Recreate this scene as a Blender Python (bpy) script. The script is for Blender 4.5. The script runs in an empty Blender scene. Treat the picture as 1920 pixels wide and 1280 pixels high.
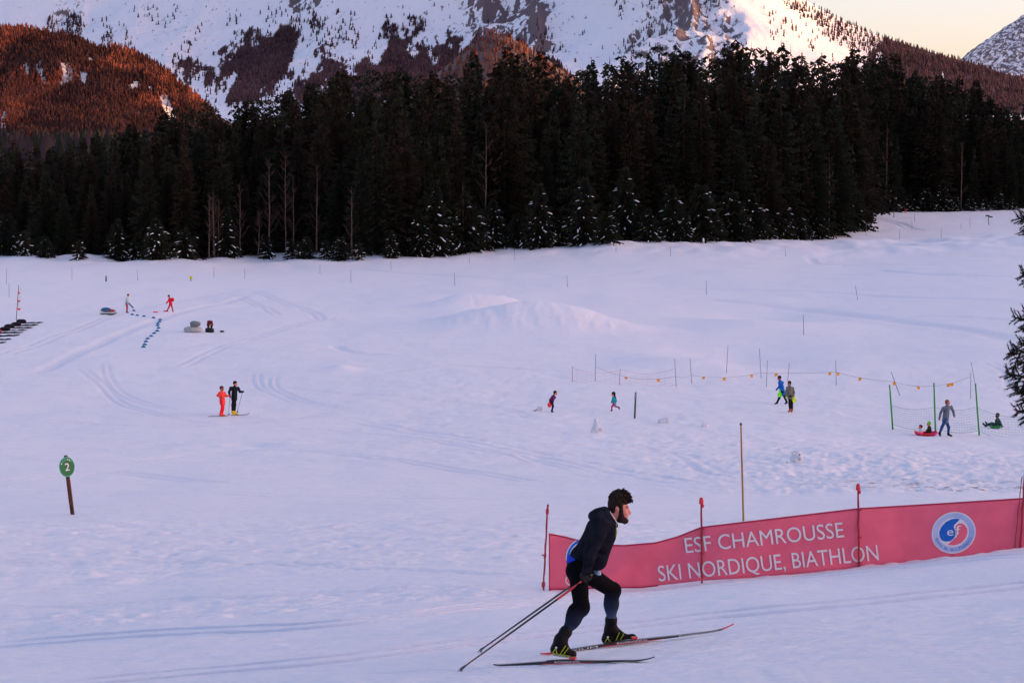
import bpy, math, random
import numpy as np
from mathutils import Vector, Matrix

sc = bpy.context.scene
COL = sc.collection
R = math.radians

# ------------------------------------------------------------------ camera
FPX = 3733.0                      # focal length in photo pixels (1920 wide) = 70 mm lens
CAMZ = 14.0
PITCH = math.atan(280.0 / FPX)
cam_d = bpy.data.cameras.new('camera')
cam_d.sensor_width = 36.0
cam_d.lens = FPX * 36.0 / 1920.0
cam_d.clip_start = 0.1
cam_d.clip_end = 40000
cam = bpy.data.objects.new('camera', cam_d)
cam.location = (0, 0, CAMZ)
cam.rotation_euler = (math.pi / 2 - PITCH, 0, 0)
COL.objects.link(cam)
sc.camera = cam

# ------------------------------------------------------------------ light
SUN_EL = R(5.0)
SUN_AZ = R(96.0)                 # clockwise from the view direction (+Y) towards the right (+X)
SUN_DIR = Vector((math.sin(SUN_AZ) * math.cos(SUN_EL), math.cos(SUN_AZ) * math.cos(SUN_EL), math.sin(SUN_EL)))
world = bpy.data.worlds.new('World')
sc.world = world
world.use_nodes = True
wn = world.node_tree
wn.nodes.clear()
w_out = wn.nodes.new('ShaderNodeOutputWorld')
w_bg = wn.nodes.new('ShaderNodeBackground')
w_sky = wn.nodes.new('ShaderNodeTexSky')
w_sky.sky_type = 'NISHITA'
w_sky.sun_disc = False
w_sky.sun_elevation = SUN_EL
w_sky.sun_rotation = SUN_AZ
w_sky.altitude = 1700
w_sky.air_density = 1.0
w_sky.dust_density = 9.0
w_sky.ozone_density = 1.5
w_tint = wn.nodes.new('ShaderNodeMix')
w_tint.data_type = 'RGBA'
w_tint.blend_type = 'MULTIPLY'
w_tint.inputs[0].default_value = 1.0
w_tint.inputs[7].default_value = (1.0, 0.725, 0.765, 1)
wn.links.new(w_sky.outputs[0], w_tint.inputs[6])
wn.links.new(w_tint.outputs[2], w_bg.inputs[0])
w_bg.inputs[1].default_value = 0.15
wn.links.new(w_bg.outputs[0], w_out.inputs[0])

sun_d = bpy.data.lights.new('sun', 'SUN')
sun_d.energy = 0.74
sun_d.angle = R(0.53)
sun_d.color = (1.0, 0.52, 0.09)
sun = bpy.data.objects.new('sun', sun_d)
sun.rotation_euler = SUN_DIR.to_track_quat('Z', 'Y').to_euler()
sun.location = (200, -50, 120)
COL.objects.link(sun)

sc.view_settings.view_transform = 'Standard'
sc.view_settings.look = 'None'
sc.view_settings.gamma = 1.0
sc.view_settings.exposure = 2.38
sc.render.film_transparent = False
sc.render.engine = 'CYCLES'
sc.cycles.use_denoising = True
try:
    sc.cycles.denoiser = 'OPENIMAGEDENOISE'
    sc.cycles.denoising_prefilter = 'ACCURATE'
except Exception:
    pass
sc.cycles.max_bounces = 6
sc.cycles.diffuse_bounces = 3
sc.cycles.caustics_reflective = False
sc.cycles.caustics_refractive = False

# ------------------------------------------------------------------ maths helpers
CP, SP = math.cos(PITCH), math.sin(PITCH)

def pix(px, py, depth):
    """world point that stands `depth` metres ahead (along +Y) in the direction of photo pixel px, py"""
    xv = (px - 960.0) / FPX
    yv = (640.0 - py) / FPX
    dy = CP + SP * yv
    t = depth / dy
    return Vector((xv * t, depth, CAMZ + (-SP + CP * yv) * t))

def pix_np(px, py, depth):
    xv = (np.asarray(px, float) - 960.0) / FPX
    yv = (640.0 - np.asarray(py, float)) / FPX
    t = depth / (CP + SP * yv)
    return xv * t, depth + 0 * xv, CAMZ + (-SP + CP * yv) * t

def project(x, y, z):
    dz = z - CAMZ
    c = y * CP - dz * SP
    return 960 + FPX * x / c, 640 - FPX * (y * SP + dz * CP) / c

def vhash(ix, iy, seed):
    with np.errstate(over='ignore'):
        h = (ix.astype(np.int64) * 374761393 + iy.astype(np.int64) * 668265263 + seed * 974634777) & 0xFFFFFFFF
        h = ((h ^ (h >> 13)) * 1274126177) & 0xFFFFFFFF
        h = (h ^ (h >> 16)) & 0xFFFFFFFF
    return h.astype(np.float64) / 4294967295.0

def vnoise(x, y, seed=0):
    x = np.asarray(x, float); y = np.asarray(y, float)
    ix = np.floor(x); iy = np.floor(y)
    fx = x - ix; fy = y - iy
    fx = fx * fx * fx * (fx * (fx * 6 - 15) + 10); fy = fy * fy * fy * (fy * (fy * 6 - 15) + 10)
    a = vhash(ix, iy, seed); b = vhash(ix + 1, iy, seed)
    c = vhash(ix, iy + 1, seed); d = vhash(ix + 1, iy + 1, seed)
    return (a + (b - a) * fx) * (1 - fy) + (c + (d - c) * fx) * fy - 0.5

def fbm(x, y, seed=0, octaves=4, gain=0.5):
    s = 0.0; a = 1.0
    c, n = 0.8, 0.6
    for o in range(octaves):
        s = s + a * vnoise(x, y, seed + o * 17)
        x, y = (x * c - y * n) * 2.03 + 11.3, (x * n + y * c) * 2.03 - 7.1
        a *= gain
    return s

def smooth(e0, e1, x):
    t = np.clip((x - e0) / (e1 - e0), 0, 1)
    return t * t * (3 - 2 * t)

class TPS:
    def __init__(self, pts, vals, lam=1e-4):
        P = np.asarray(pts, float); V = np.asarray(vals, float)
        n = len(P)
        K = self.u(((P[:, None, :] - P[None, :, :]) ** 2).sum(-1)) + lam * np.eye(n)
        Q = np.hstack([np.ones((n, 1)), P])
        A = np.zeros((n + 3, n + 3)); A[:n, :n] = K; A[:n, n:] = Q; A[n:, :n] = Q.T
        s = np.linalg.solve(A, np.concatenate([V, np.zeros(3)]))
        self.P = P; self.w = s[:n]; self.a = s[n:]
    @staticmethod
    def u(r2):
        r2 = np.maximum(r2, 1e-12)
        return 0.5 * r2 * np.log(r2)
    def __call__(self, x, y):
        x = np.asarray(x, float); y = np.asarray(y, float)
        sh = np.broadcast(x, y).shape
        x = np.broadcast_to(x, sh).ravel(); y = np.broadcast_to(y, sh).ravel()
        out = self.a[0] + self.a[1] * x + self.a[2] * y
        for k in range(len(self.P)):
            out = out + self.w[k] * self.u((x - self.P[k, 0]) ** 2 + (y - self.P[k, 1]) ** 2)
        return out.reshape(sh)

# ------------------------------------------------------------------ object helpers
def tag(o, label=None, cat=None, group=None, kind=None):
    if label: o['label'] = label
    if cat: o['category'] = cat
    if group: o['group'] = group
    if kind: o['kind'] = kind
    return o

def empty(name, loc, label=None, cat=None, group=None):
    o = bpy.data.objects.new(name, None)
    o.empty_display_size = 0.2
    o.location = loc
    COL.objects.link(o)
    return tag(o, label, cat, group)

def mesh_from(name, verts, faces, mats=(), mat_idx=None, smooth_shade=False):
    me = bpy.data.meshes.new(name)
    verts = np.asarray(verts, np.float32).reshape(-1, 3)
    if isinstance(faces, np.ndarray):
        nf, k = faces.shape
        me.vertices.add(len(verts)); me.vertices.foreach_set('co', verts.ravel())
        me.loops.add(nf * k); me.loops.foreach_set('vertex_index', faces.astype(np.int32).ravel())
        me.polygons.add(nf)
        me.polygons.foreach_set('loop_start', np.arange(0, nf * k, k, dtype=np.int32))
        me.polygons.foreach_set('loop_total', np.full(nf, k, np.int32))
    else:
        me.from_pydata([tuple(v) for v in verts], [], faces)
    for m in mats: me.materials.append(m)
    if mat_idx is not None:
        me.polygons.foreach_set('material_index', np.asarray(mat_idx, np.int32))
    if smooth_shade:
        me.polygons.foreach_set('use_smooth', np.ones(len(me.polygons), bool))
    me.update(calc_edges=True)
    me.validate()
    return me

def add_obj(name, me, parent=None, loc=None):
    o = bpy.data.objects.new(name, me)
    COL.objects.link(o)
    if parent is not None: o.parent = parent
    if loc is not None: o.location = loc
    return o

class MB:
    """collects simple solids into one mesh (one part)"""
    def __init__(self): self.v = []; self.f = []; self.m = []
    def add(self, vs, fs, mi=0):
        b = len(self.v)
        self.v += [tuple(p) for p in vs]
        for f in fs: self.f.append(tuple(b + i for i in f)); self.m.append(mi)
    def tube(self, pts, radii, n=8, mi=0, cap=True, sq=1.0):
        pts = [Vector(p) for p in pts]
        if not hasattr(radii, '__len__'): radii = [radii] * len(pts)
        vs = []; up = Vector((0, 0, 1))
        for i, p in enumerate(pts):
            t = (pts[min(i + 1, len(pts) - 1)] - pts[max(i - 1, 0)])
            t = t.normalized() if t.length > 1e-9 else Vector((0, 0, 1))
            a = t.cross(up if abs(t.z) < 0.95 else Vector((1, 0, 0))).normalized(); b = t.cross(a)
            for k in range(n):
                q = 2 * math.pi * k / n
                vs.append(p + a * (math.cos(q) * radii[i]) + b * (math.sin(q) * radii[i] * sq))
        fs = []
        for i in range(len(pts) - 1):
            for k in range(n):
                k2 = (k + 1) % n
                fs.append((i * n + k, i * n + k2, (i + 1) * n + k2, (i + 1) * n + k))
        if cap:
            fs.append(tuple(range(n))); fs.append(tuple(reversed(range((len(pts) - 1) * n, len(pts) * n))))
        self.add(vs, fs, mi)
    def box(self, c, s, mi=0, rot=None):
        vs = []
        for dx in (-.5, .5):
            for dy in (-.5, .5):
                for dz in (-.5, .5):
                    q = Vector((dx * s[0], dy * s[1], dz * s[2]))
                    if rot is not None: q = rot @ q
                    vs.append(Vector(c) + q)
        self.add(vs, [(0, 1, 3, 2), (4, 6, 7, 5), (0, 4, 5, 1), (2, 3, 7, 6), (0, 2, 6, 4), (1, 5, 7, 3)], mi)
    def blob(self, c, r, mi=0, nu=8, nv=5, rot=None, jit=0.0, rnd=random):
        vs = []; fs = []
        for j in range(nv + 1):
            ph = math.pi * j / nv
            for i in range(nu):
                th = 2 * math.pi * i / nu
                g = 1 + jit * (rnd.random() - .5) if 0 < j < nv else 1
                q = Vector((r[0] * math.sin(ph) * math.cos(th) * g, r[1] * math.sin(ph) * math.sin(th) * g, r[2] * math.cos(ph) * g))
                if rot is not None: q = rot @ q
                vs.append(Vector(c) + q)
        for j in range(nv):
            for i in range(nu):
                i2 = (i + 1) % nu
                fs.append((j * nu + i, (j + 1) * nu + i, (j + 1) * nu + i2, j * nu + i2))
        self.add(vs, fs, mi)
    def build(self, name, mats, parent=None, loc=(0, 0, 0), smooth_shade=True):
        if not isinstance(mats, (list, tuple)): mats = [mats]
        l = Vector(loc)
        me = mesh_from(name, [Vector(v) - l for v in self.v], self.f, mats, self.m, smooth_shade)
        return add_obj(name, me, parent, None if parent is not None else l)

# ------------------------------------------------------------------ materials
def srgb(r, g, b):
    def c(u):
        u /= 255.0
        return u / 12.92 if u <= 0.04045 else ((u + 0.055) / 1.055) ** 2.4
    return (c(r), c(g), c(b))

def material(name, col, rough=0.7, var=0.15, scale=6.0, bump=0.0, bump_scale=30.0, spec=0.3, metal=0.0, col2=None, dist=0.02):
    m = bpy.data.materials.new(name); m.use_nodes = True
    nt = m.node_tree; b = nt.nodes['Principled BSDF']
    b.inputs['Roughness'].default_value = rough
    b.inputs['Metallic'].default_value = metal
    b.inputs['Specular IOR Level'].default_value = spec
    tc = nt.nodes.new('ShaderNodeTexCoord')
    no = nt.nodes.new('ShaderNodeTexNoise'); no.inputs['Scale'].default_value = scale; no.inputs['Detail'].default_value = 4
    nt.links.new(tc.outputs['Object'], no.inputs['Vector'])
    mx = nt.nodes.new('ShaderNodeMix'); mx.data_type = 'RGBA'
    c2 = col2 if col2 else tuple(min(1, c * (1 + var)) for c in col)
    c1 = col if col2 else tuple(c * (1 - var) for c in col)
    mx.inputs[6].default_value = (*c1, 1); mx.inputs[7].default_value = (*c2, 1)
    rp = nt.nodes.new('ShaderNodeMapRange'); rp.inputs[1].default_value = 0.3; rp.inputs[2].default_value = 0.7
    nt.links.new(no.outputs['Fac'], rp.inputs[0]); nt.links.new(rp.outputs[0], mx.inputs[0])
    nt.links.new(mx.outputs[2], b.inputs['Base Color'])
    if bump > 0:
        n2 = nt.nodes.new('ShaderNodeTexNoise'); n2.inputs['Scale'].default_value = bump_scale; n2.inputs['Detail'].default_value = 3
        nt.links.new(tc.outputs['Object'], n2.inputs['Vector'])
        bp = nt.nodes.new('ShaderNodeBump'); bp.inputs['Strength'].default_value = bump; bp.inputs['Distance'].default_value = dist
        nt.links.new(n2.outputs['Fac'], bp.inputs['Height']); nt.links.new(bp.outputs[0], b.inputs['Normal'])
    return m
# ------------------------------------------------------------------ ground height
def plane_H(x, y):                       # depth of the near slope below the camera
    return 4.573 - 0.09 * (x - 0.468) + 0.13 * (y - 19.4)

_pts = []; _val = []
def _ctl(u, y, H):
    _pts.append((u * 3.2, math.log(y))); _val.append(H)
def _cpx(px, py, d):
    p = pix(px, py, d); _ctl(p.x / d, d, CAMZ - p.z)
for y in (8, 12, 17, 21, 25, 29.5):
    for u in (-0.5, -0.26, -0.12, 0.0, 0.12, 0.26, 0.5):
        if y == 29.5 and u > -0.2: continue
        if y == 29.5 and u < -0.3: continue
        _ctl(u, y, plane_H(u * y, y))
for c in [(0, 1130, 33), (0, 1040, 41), (0, 965, 52), (0, 900, 64), (0, 840, 79), (0, 778, 101), (0, 700, 127), (0, 640, 153), (0, 590, 184), (0, 540, 228), (0, 505, 268), (0, 484, 300),
          (1034, 1107, 29.5), (1180, 1105, 29.5), (1317, 1093, 29.5), (1500, 1077, 29.5), (1610, 1065, 29.5), (1760, 1049, 29.5), (1917, 1031, 29.5), (2050, 1018, 29.5),
          (480, 1040, 39), (480, 965, 51), (480, 900, 63), (480, 850, 77), (480, 780, 101), (480, 700, 127), (480, 586, 187), (480, 540, 228), (480, 488, 298),
          (960, 1000, 42), (960, 960, 51), (960, 920, 60), (960, 850, 76), (960, 778, 102), (960, 720, 121), (960, 650, 150), (960, 600, 178), (960, 540, 226), (960, 500, 268), (960, 464, 302),
          (1500, 940, 55), (1500, 860, 76), (1481, 772, 108.7), (1500, 700, 130), (1500, 640, 158), (1500, 600, 182), (1500, 540, 226), (1500, 480, 285), (1500, 445, 330),
          (1900, 930, 56), (1900, 880, 70), (1900, 817, 98), (1900, 760, 112), (1900, 700, 130), (1900, 600, 170), (1900, 500, 240), (1900, 450, 310), (1900, 397, 430),
          (1620, 398, 425), (1750, 394, 440), (1230, 452, 312)]:
    _cpx(*c)
for u in (-0.26, -0.1, 0.0, 0.12): _ctl(u, 390, 6.3 - 9 * u)
for u in (-0.55, -0.26, 0.0, 0.26, 0.55):
    _ctl(u, 620, -1 - 8 * u); _ctl(u, 1000, -10); _ctl(u, 3000, -70); _ctl(u, 13000, -150)
for u, ref in ((-0.55, 0), (0.55, 1)):
    for y, Hl, Hr in ((45, 8.0, 6.6), (70, 9.5, 9.6), (100, 11, 11.8), (130, 11.4, 11.6), (190, 11.2, 10.0), (300, 10, 7.2), (430, 7.0, 3.6)):
        _ctl(u, y, Hr if ref else Hl)
_tps = TPS(_pts, _val, 2e-4)

def base_z(x, y):
    x = np.asarray(x, float); y = np.asarray(y, float)
    yy = np.maximum(y, 9.0)
    u = np.clip(x / yy, -0.7, 0.7)
    z = CAMZ - _tps(u * 3.2, np.log(yy))
    near = smooth(9.0, 2.0, y)
    return z * (1 - near) + (CAMZ - 1.65 - 0.05 * np.abs(y)) * near

def hit0(px, py, zf, y0=12.0, y1=520.0):
    ys = np.exp(np.linspace(math.log(y0), math.log(y1), 1200))
    X, Y, Z = pix_np(px, py, ys)
    g = Z - zf(X, Y)
    k = np.nonzero(g < 0)[0]
    if len(k) == 0: return float(ys[-1])
    k = k[0]
    if k == 0: return float(ys[0])
    t = g[k - 1] / (g[k - 1] - g[k])
    return float(ys[k - 1] + t * (ys[k] - ys[k - 1]))

def px_path(pts):
    """pixels on the ground -> world xy polyline"""
    out = []
    for px, py in pts:
        d = hit0(px, py, base_z); p = pix(px, py, d); out.append((p.x, p.y))
    return np.array(out)

def resample(P, n):
    P = np.asarray(P, float)
    # Catmull-Rom through the points
    Q = np.vstack([2 * P[0] - P[1], P, 2 * P[-1] - P[-2]])
    out = []
    for i in range(1, len(Q) - 2):
        t = np.linspace(0, 1, max(2, n // (len(P) - 1)), endpoint=False)[:, None]
        a, b, c, d = Q[i - 1], Q[i], Q[i + 1], Q[i + 2]
        out.append(0.5 * ((2 * b) + (-a + c) * t + (2 * a - 5 * b + 4 * c - d) * t ** 2 + (-a + 3 * b - 3 * c + d) * t ** 3))
    out.append(P[-1:])
    return np.vstack(out)

def poly_dist(x, y, P, reach):
    """signed distance to a polyline (positive on its left) near it, 99 elsewhere"""
    best = np.full(x.shape, 99.0); one = np.ones(x.shape)
    m = (x > P[:, 0].min() - reach) & (x < P[:, 0].max() + reach) & (y > P[:, 1].min() - reach) & (y < P[:, 1].max() + reach)
    if not m.any(): return best, one
    idx = np.nonzero(m.ravel())[0]
    xs = x.ravel()[idx]; ys = y.ravel()[idx]
    bd = np.full(xs.shape, 99.0); bs = np.zeros(xs.shape); fd = np.ones(xs.shape)
    fade_full = np.ones(x.shape)
    for i in range(len(P) - 1):
        ax, ay = P[i]; bx, by = P[i + 1]
        lo = min(ax, bx) - reach; hi = max(ax, bx) + reach; lo2 = min(ay, by) - reach; hi2 = max(ay, by) + reach
        s = np.nonzero((xs > lo) & (xs < hi) & (ys > lo2) & (ys < hi2))[0]
        if len(s) == 0: continue
        dx, dy = bx - ax, by - ay; L2 = dx * dx + dy * dy + 1e-12
        t = np.clip(((xs[s] - ax) * dx + (ys[s] - ay) * dy) / L2, 0, 1)
        d = np.hypot(xs[s] - ax - t * dx, ys[s] - ay - t * dy)
        sg = np.sign((ys[s] - ay) * dx - (xs[s] - ax) * dy)
        c = d < bd[s]
        bd[s[c]] = d[c]; bs[s[c]] = sg[c]
        q = (i + t) / (len(P) - 1)
        fd[s[c]] = (smooth(0.0, 0.08, q) * smooth(1.0, 0.92, q))[c]
    best.ravel()[idx] = np.where(bd < 98, bd * bs, 99.0)
    fade_full.ravel()[idx] = fd
    return best, fade_full

# ski tracks: pairs of grooves pressed into the groomed snow
GROOVES = []     # (polyline, half gauge, groove half width, depth)
for pts, n in [
    ([(-60, 1208), (300, 1187), (640, 1168), (1040, 1127), (1400, 1092), (1700, 1063), (1985, 1036)], 60),
    ([(60, 1288), (350, 1262), (640, 1235), (1000, 1192), (1300, 1158), (1500, 1139), (1920, 1098), (1985, 1092)], 60)]:
    GROOVES.append((resample(px_path(pts), n), 0.34, 0.10, 0.13))
for pts, n, g, w, dp in [
    ([(470, 540), (530, 565), (585, 590), (603, 608)], 40, 0.35, 0.22, 0.12),
    ([(430, 545), (490, 575), (520, 600)], 30, 0.35, 0.22, 0.10),
    ([(512, 707), (512, 722), (530, 738), (580, 757), (660, 772)], 50, 0.22, 0.12, 0.09),
    ([(480, 700), (482, 716), (500, 735), (560, 760)], 40, 0.22, 0.12, 0.07),
    ([(150, 690), (185, 715), (230, 755), (300, 782), (420, 800)], 50, 0.22, 0.12, 0.07),
    ([(195, 680), (205, 712), (240, 742), (330, 775)], 40, 0.22, 0.12, 0.06),
    ([(625, 648), (650, 660), (720, 668), (840, 674)], 40, 0.0, 0.45, 0.16),
    ([(1515, 484), (1545, 493), (1650, 494), (1760, 494)], 40, 0.0, 0.6, 0.22),
    ([(1640, 505), (1700, 513), (1800, 517), (1925, 521)], 40, 0.0, 0.6, 0.25),
    ([(1250, 538), (1400, 544), (1560, 549), (1700, 556), (1925, 562)], 40, 0.0, 0.8, 0.22),
    ([(1640, 410), (1680, 418), (1700, 424), (1730, 430)], 30, 0.7, 0.5, 0.25),
    ([(960, 800), (1250, 850), (1330, 885), (1400, 900)], 50, 0.3, 0.15, 0.05),
    ([(0, 925), (300, 922), (640, 928), (960, 934), (1250, 931)], 60, 0.5, 0.12, 0.05),
    ([(640, 780), (900, 830), (1100, 870), (1300, 912)], 50, 0.4, 0.14, 0.06),
    ([(0, 665), (80, 640), (200, 600), (330, 562), (470, 536)], 50, 0.4, 0.25, 0.12),
    ([(60, 702), (170, 652), (330, 592), (480, 547)], 50, 0.0, 0.6, 0.16),
    ([(330, 690), (420, 652), (560, 612), (650, 602)], 40, 0.35, 0.22, 0.10),
    ([(100, 790), (300, 803), (480, 792), (640, 772)], 50, 0.22, 0.12, 0.07),
    ([(200, 868), (420, 846), (640, 852), (900, 884), (1000, 900)], 60, 0.3, 0.15, 0.07),
    ([(480, 800), (700, 812), (900, 842), (1100, 884)], 50, 0.25, 0.14, 0.06),
    ([(520, 722), (640, 742), (900, 764), (1010, 792)], 50, 0.25, 0.16, 0.07),
    ([(700, 704), (850, 692), (1020, 702)], 40, 0.0, 0.5, 0.14),
    ([(1300, 560), (1500, 577), (1700, 602), (1925, 642)], 50, 0.0, 0.9, 0.22),
    ([(1600, 604), (1750, 592), (1925, 602)], 40, 0.0, 0.7, 0.2),
    ([(1850, 680), (1882, 696), (1894, 712), (1900, 735)], 30, 0.3, 0.2, 0.1),
    ([(0, 905), (200, 884), (420, 902)], 40, 0.3, 0.2, 0.06),
    ([(640, 502), (800, 512), (1000, 522), (1240, 503)], 50, 0.0, 0.9, 0.22),
    ([(-40, 1062), (300, 1050), (640, 1062), (980, 1082)], 50, 0.12, 0.05, 0.05),
    ([(-40, 1140), (250, 1128), (600, 1112), (950, 1100)], 50, 0.14, 0.05, 0.05)]:
    GROOVES.append((resample(px_path(pts), n), g, w, dp * 0.6))
for pts in ([(640, 1262), (780, 1256), (926, 1250.5), (1100, 1245), (1225, 1240)], [(820, 1255), (1013, 1231), (1200, 1208), (1372, 1185)]):
    GROOVES.append((resample(px_path(pts), 40), 0.0, 0.05, 0.022))

_rng = np.random.RandomState(5)
DENTS = []       # footprints: x, y, rx, ry, depth
def _dents(region, n, r0, r1, dep):
    for _ in range(n):
        px = _rng.uniform(region[0], region[1]); py = _rng.uniform(region[2], region[3]) - (px - region[0]) * region[4]
        d = hit0(px, py, base_z); p = pix(px, py, d)
        r = _rng.uniform(r0, r1)
        DENTS.append((p.x, p.y, r * _rng.uniform(1.0, 1.8), r, dep * _rng.uniform(0.3, 0.8)))
_dents((60, 700, 1150, 1166, 0.03), 16, 0.10, 0.18, 0.06)
_dents((500, 1010, 1118, 1140, 0.035), 18, 0.10, 0.18, 0.07)
_dents((170, 720, 1000, 1045, 0.02), 34, 0.08, 0.17, 0.09)
_dents((620, 1000, 985, 1040, 0.02), 20, 0.07, 0.15, 0.07)
_dents((20, 700, 968, 1010, 0.0), 24, 0.1, 0.2, 0.07)
_dents((250, 640, 828, 850, 0.0), 10, 0.3, 0.7, 0.12)

_bc = {}
def bump2(x, y, px, py, sx, sy, h, pw=2.0):
    if (px, py) not in _bc: _bc[(px, py)] = pix(px, py, hit0(px, py, base_z))
    p = _bc[(px, py)]
    q = ((x - p.x) / sx) ** 2 + ((y - p.y) / sy) ** 2
    return h * np.exp(-q ** (pw / 2))

def detail_z(x, y):
    x = np.asarray(x, float); y = np.asarray(y, float)
    sh = np.broadcast(x, y).shape
    x = np.broadcast_to(x, sh).astype(float).copy(); y = np.broadcast_to(y, sh).astype(float).copy()
    u = x / np.maximum(y, 9.0)
    fade = smooth(9, 16, y) * smooth(900, 430, y)
    z = np.zeros(sh)
    # broad undulation of the field
    z += 0.5 * fbm(x / 26, y / 30, 3, 3) * smooth(50, 110, y)
    z += 0.16 * fbm(x / 5.5, y / 9.0, 9, 3) * smooth(36, 80, y)
    z += 0.035 * fbm(x / 2.2, y / 1.6, 12, 3)
    # wind ripples and chopped snow, finer near the camera
    z += 0.022 * fbm(x / 0.6, y / 0.25, 21, 4, 0.65) * smooth(70, 40, y)
    z += 0.03 * fbm(x / 1.4, y / 2.2, 23, 4, 0.6) * smooth(45, 70, y) * smooth(200, 150, y)
    chop = smooth(66, 76, y) * smooth(150, 120, y) * smooth(-0.13, -0.02, u)
    z += chop * 0.065 * fbm(x / 0.9, y / 1.1, 33, 4, 0.6)
    # band of trampled snow left of the banner
    band = smooth(33, 36, y) * smooth(52, 47, y)
    z += band * 0.065 * fbm(x / 0.8, y / 0.5, 41, 4, 0.62)
    band2 = smooth(27.2, 28.4, y + 0.11 * x) * smooth(32, 30, y + 0.11 * x) * smooth(2.0, 0.0, x)
    z += band2 * 0.06 * fbm(x / 0.6, y / 0.3, 47, 4, 0.6)
    # ploughed wall of lumps behind the trail on the right
    ledge = smooth(56.5, 58.0, y - 6 * np.maximum(0.2 - u, 0)) * smooth(90, 72, y) * smooth(0.045, 0.17, u)
    lump = fbm(x / 0.42, y / 0.8, 55, 4, 0.7)
    z += ledge * (0.10 + 0.09 * lump + 0.05 * fbm(x / 1.5, y / 2.2, 58, 3) + 0.2 * fbm(x / 4.5, y / 5, 57, 2))
    rough2 = smooth(60, 66, y) * smooth(95, 84, y) * smooth(-0.02, 0.1, u)
    z += rough2 * 0.075 * fbm(x / 0.6, y / 0.8, 61, 4, 0.65)
    # snow ploughed against the foot of the banner
    yb = 29.5
    z += smooth(0.9, 0.15, np.abs(y - yb + 0.1)) * smooth(3.0, 3.4, x) * (0.02 + 0.06 * fbm(x / 0.35, y / 0.4, 66, 3))
    # ski jump mound and its landing hump
    mn = (bump2(x, y, 1000, 615, 5.6, 7.5, 1.75) + bump2(x, y, 1110, 622, 5.0, 6.0, 0.7) + bump2(x, y, 880, 618, 5.0, 6.0, 0.6)
          + bump2(x, y, 915, 577, 3.6, 4.5, 1.05, 3.0) + bump2(x, y, 845, 580, 3.0, 5.0, 0.7))
    z += mn * (1 + 0.06 * fbm(x / 0.8, y / 3.0, 71, 3)) + smooth(0.3, 0.8, mn) * 0.09 * fbm(x / 0.45, y / 2.5, 73, 3)
    # hollow and small drift in mid field
    z += bump2(x, y, 1300, 690, 5, 9, 0.7) - bump2(x, y, 1395, 670, 4.5, 11, 0.9) + bump2(x, y, 1400, 613, 6, 12, 0.8) - bump2(x, y, 1430, 594, 6, 10, 0.7)
    z += bump2(x, y, 640, 697, 1.0, 1.6, 0.35)
    # drifts banked up along the forest edge
    edge = smooth(270, 292, y) * smooth(330, 305, y)
    z += edge * (0.5 + 0.9 * fbm(x / 7, y / 12, 81, 3))
    for P, g, w, dp in GROOVES[:2]:              # groomed strip round the set tracks: little roughness left
        s, fd = poly_dist(x, y, P, 1.8)
        z *= 1 - 0.6 * np.exp(-(s / 0.9) ** 2)
    for P, g, w, dp in GROOVES:
        s, fd = poly_dist(x, y, P, g + w * 3.5)
        for c in ((-g, g) if g > 0 else (0.0,)):
            q = (s - c) / w
            z += fd * (-dp * np.exp(-q ** 4) + dp * 0.15 * np.exp(-(np.abs(q) - 1.7) ** 2 * 3))
    for dx, dy, rx, ry, dp in DENTS:
        q = ((x - dx) / rx) ** 2 + ((y - dy) / ry) ** 2
        m = q < 9
        if m.any():
            z[m] += -dp * np.exp(-q[m] ** 1.5) + 0.15 * dp * np.exp(-(np.sqrt(q[m]) - 1.4) ** 2 * 6)
    return z * fade

def ground_z(x, y):
    return base_z(x, y) + detail_z(x, y)

GRID = {}
def grid_z(x, y):
    """height of the finished snow surface, read off its mesh"""
    ys, us, Z = GRID['ys'], GRID['us'], GRID['Z']
    y = np.asarray(y, float); u = np.asarray(x, float) / np.maximum(y, 18.0)
    i = np.clip(np.searchsorted(ys, y) - 1, 0, len(ys) - 2); j = np.clip(np.searchsorted(us, u) - 1, 0, len(us) - 2)
    t = np.clip((y - ys[i]) / (ys[i + 1] - ys[i]), 0, 1); s = np.clip((u - us[j]) / (us[j + 1] - us[j]), 0, 1)
    return (Z[i, j] * (1 - s) + Z[i, j + 1] * s) * (1 - t) + (Z[i + 1, j] * (1 - s) + Z[i + 1, j + 1] * s) * t

def gz(x, y):
    return float(grid_z(x, y))

def hit(px, py):
    """point of the snow surface seen at a photo pixel"""
    d = hit0(px, py, grid_z)
    p = pix(px, py, d)
    return Vector((p.x, p.y, gz(p.x, p.y)))

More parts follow.
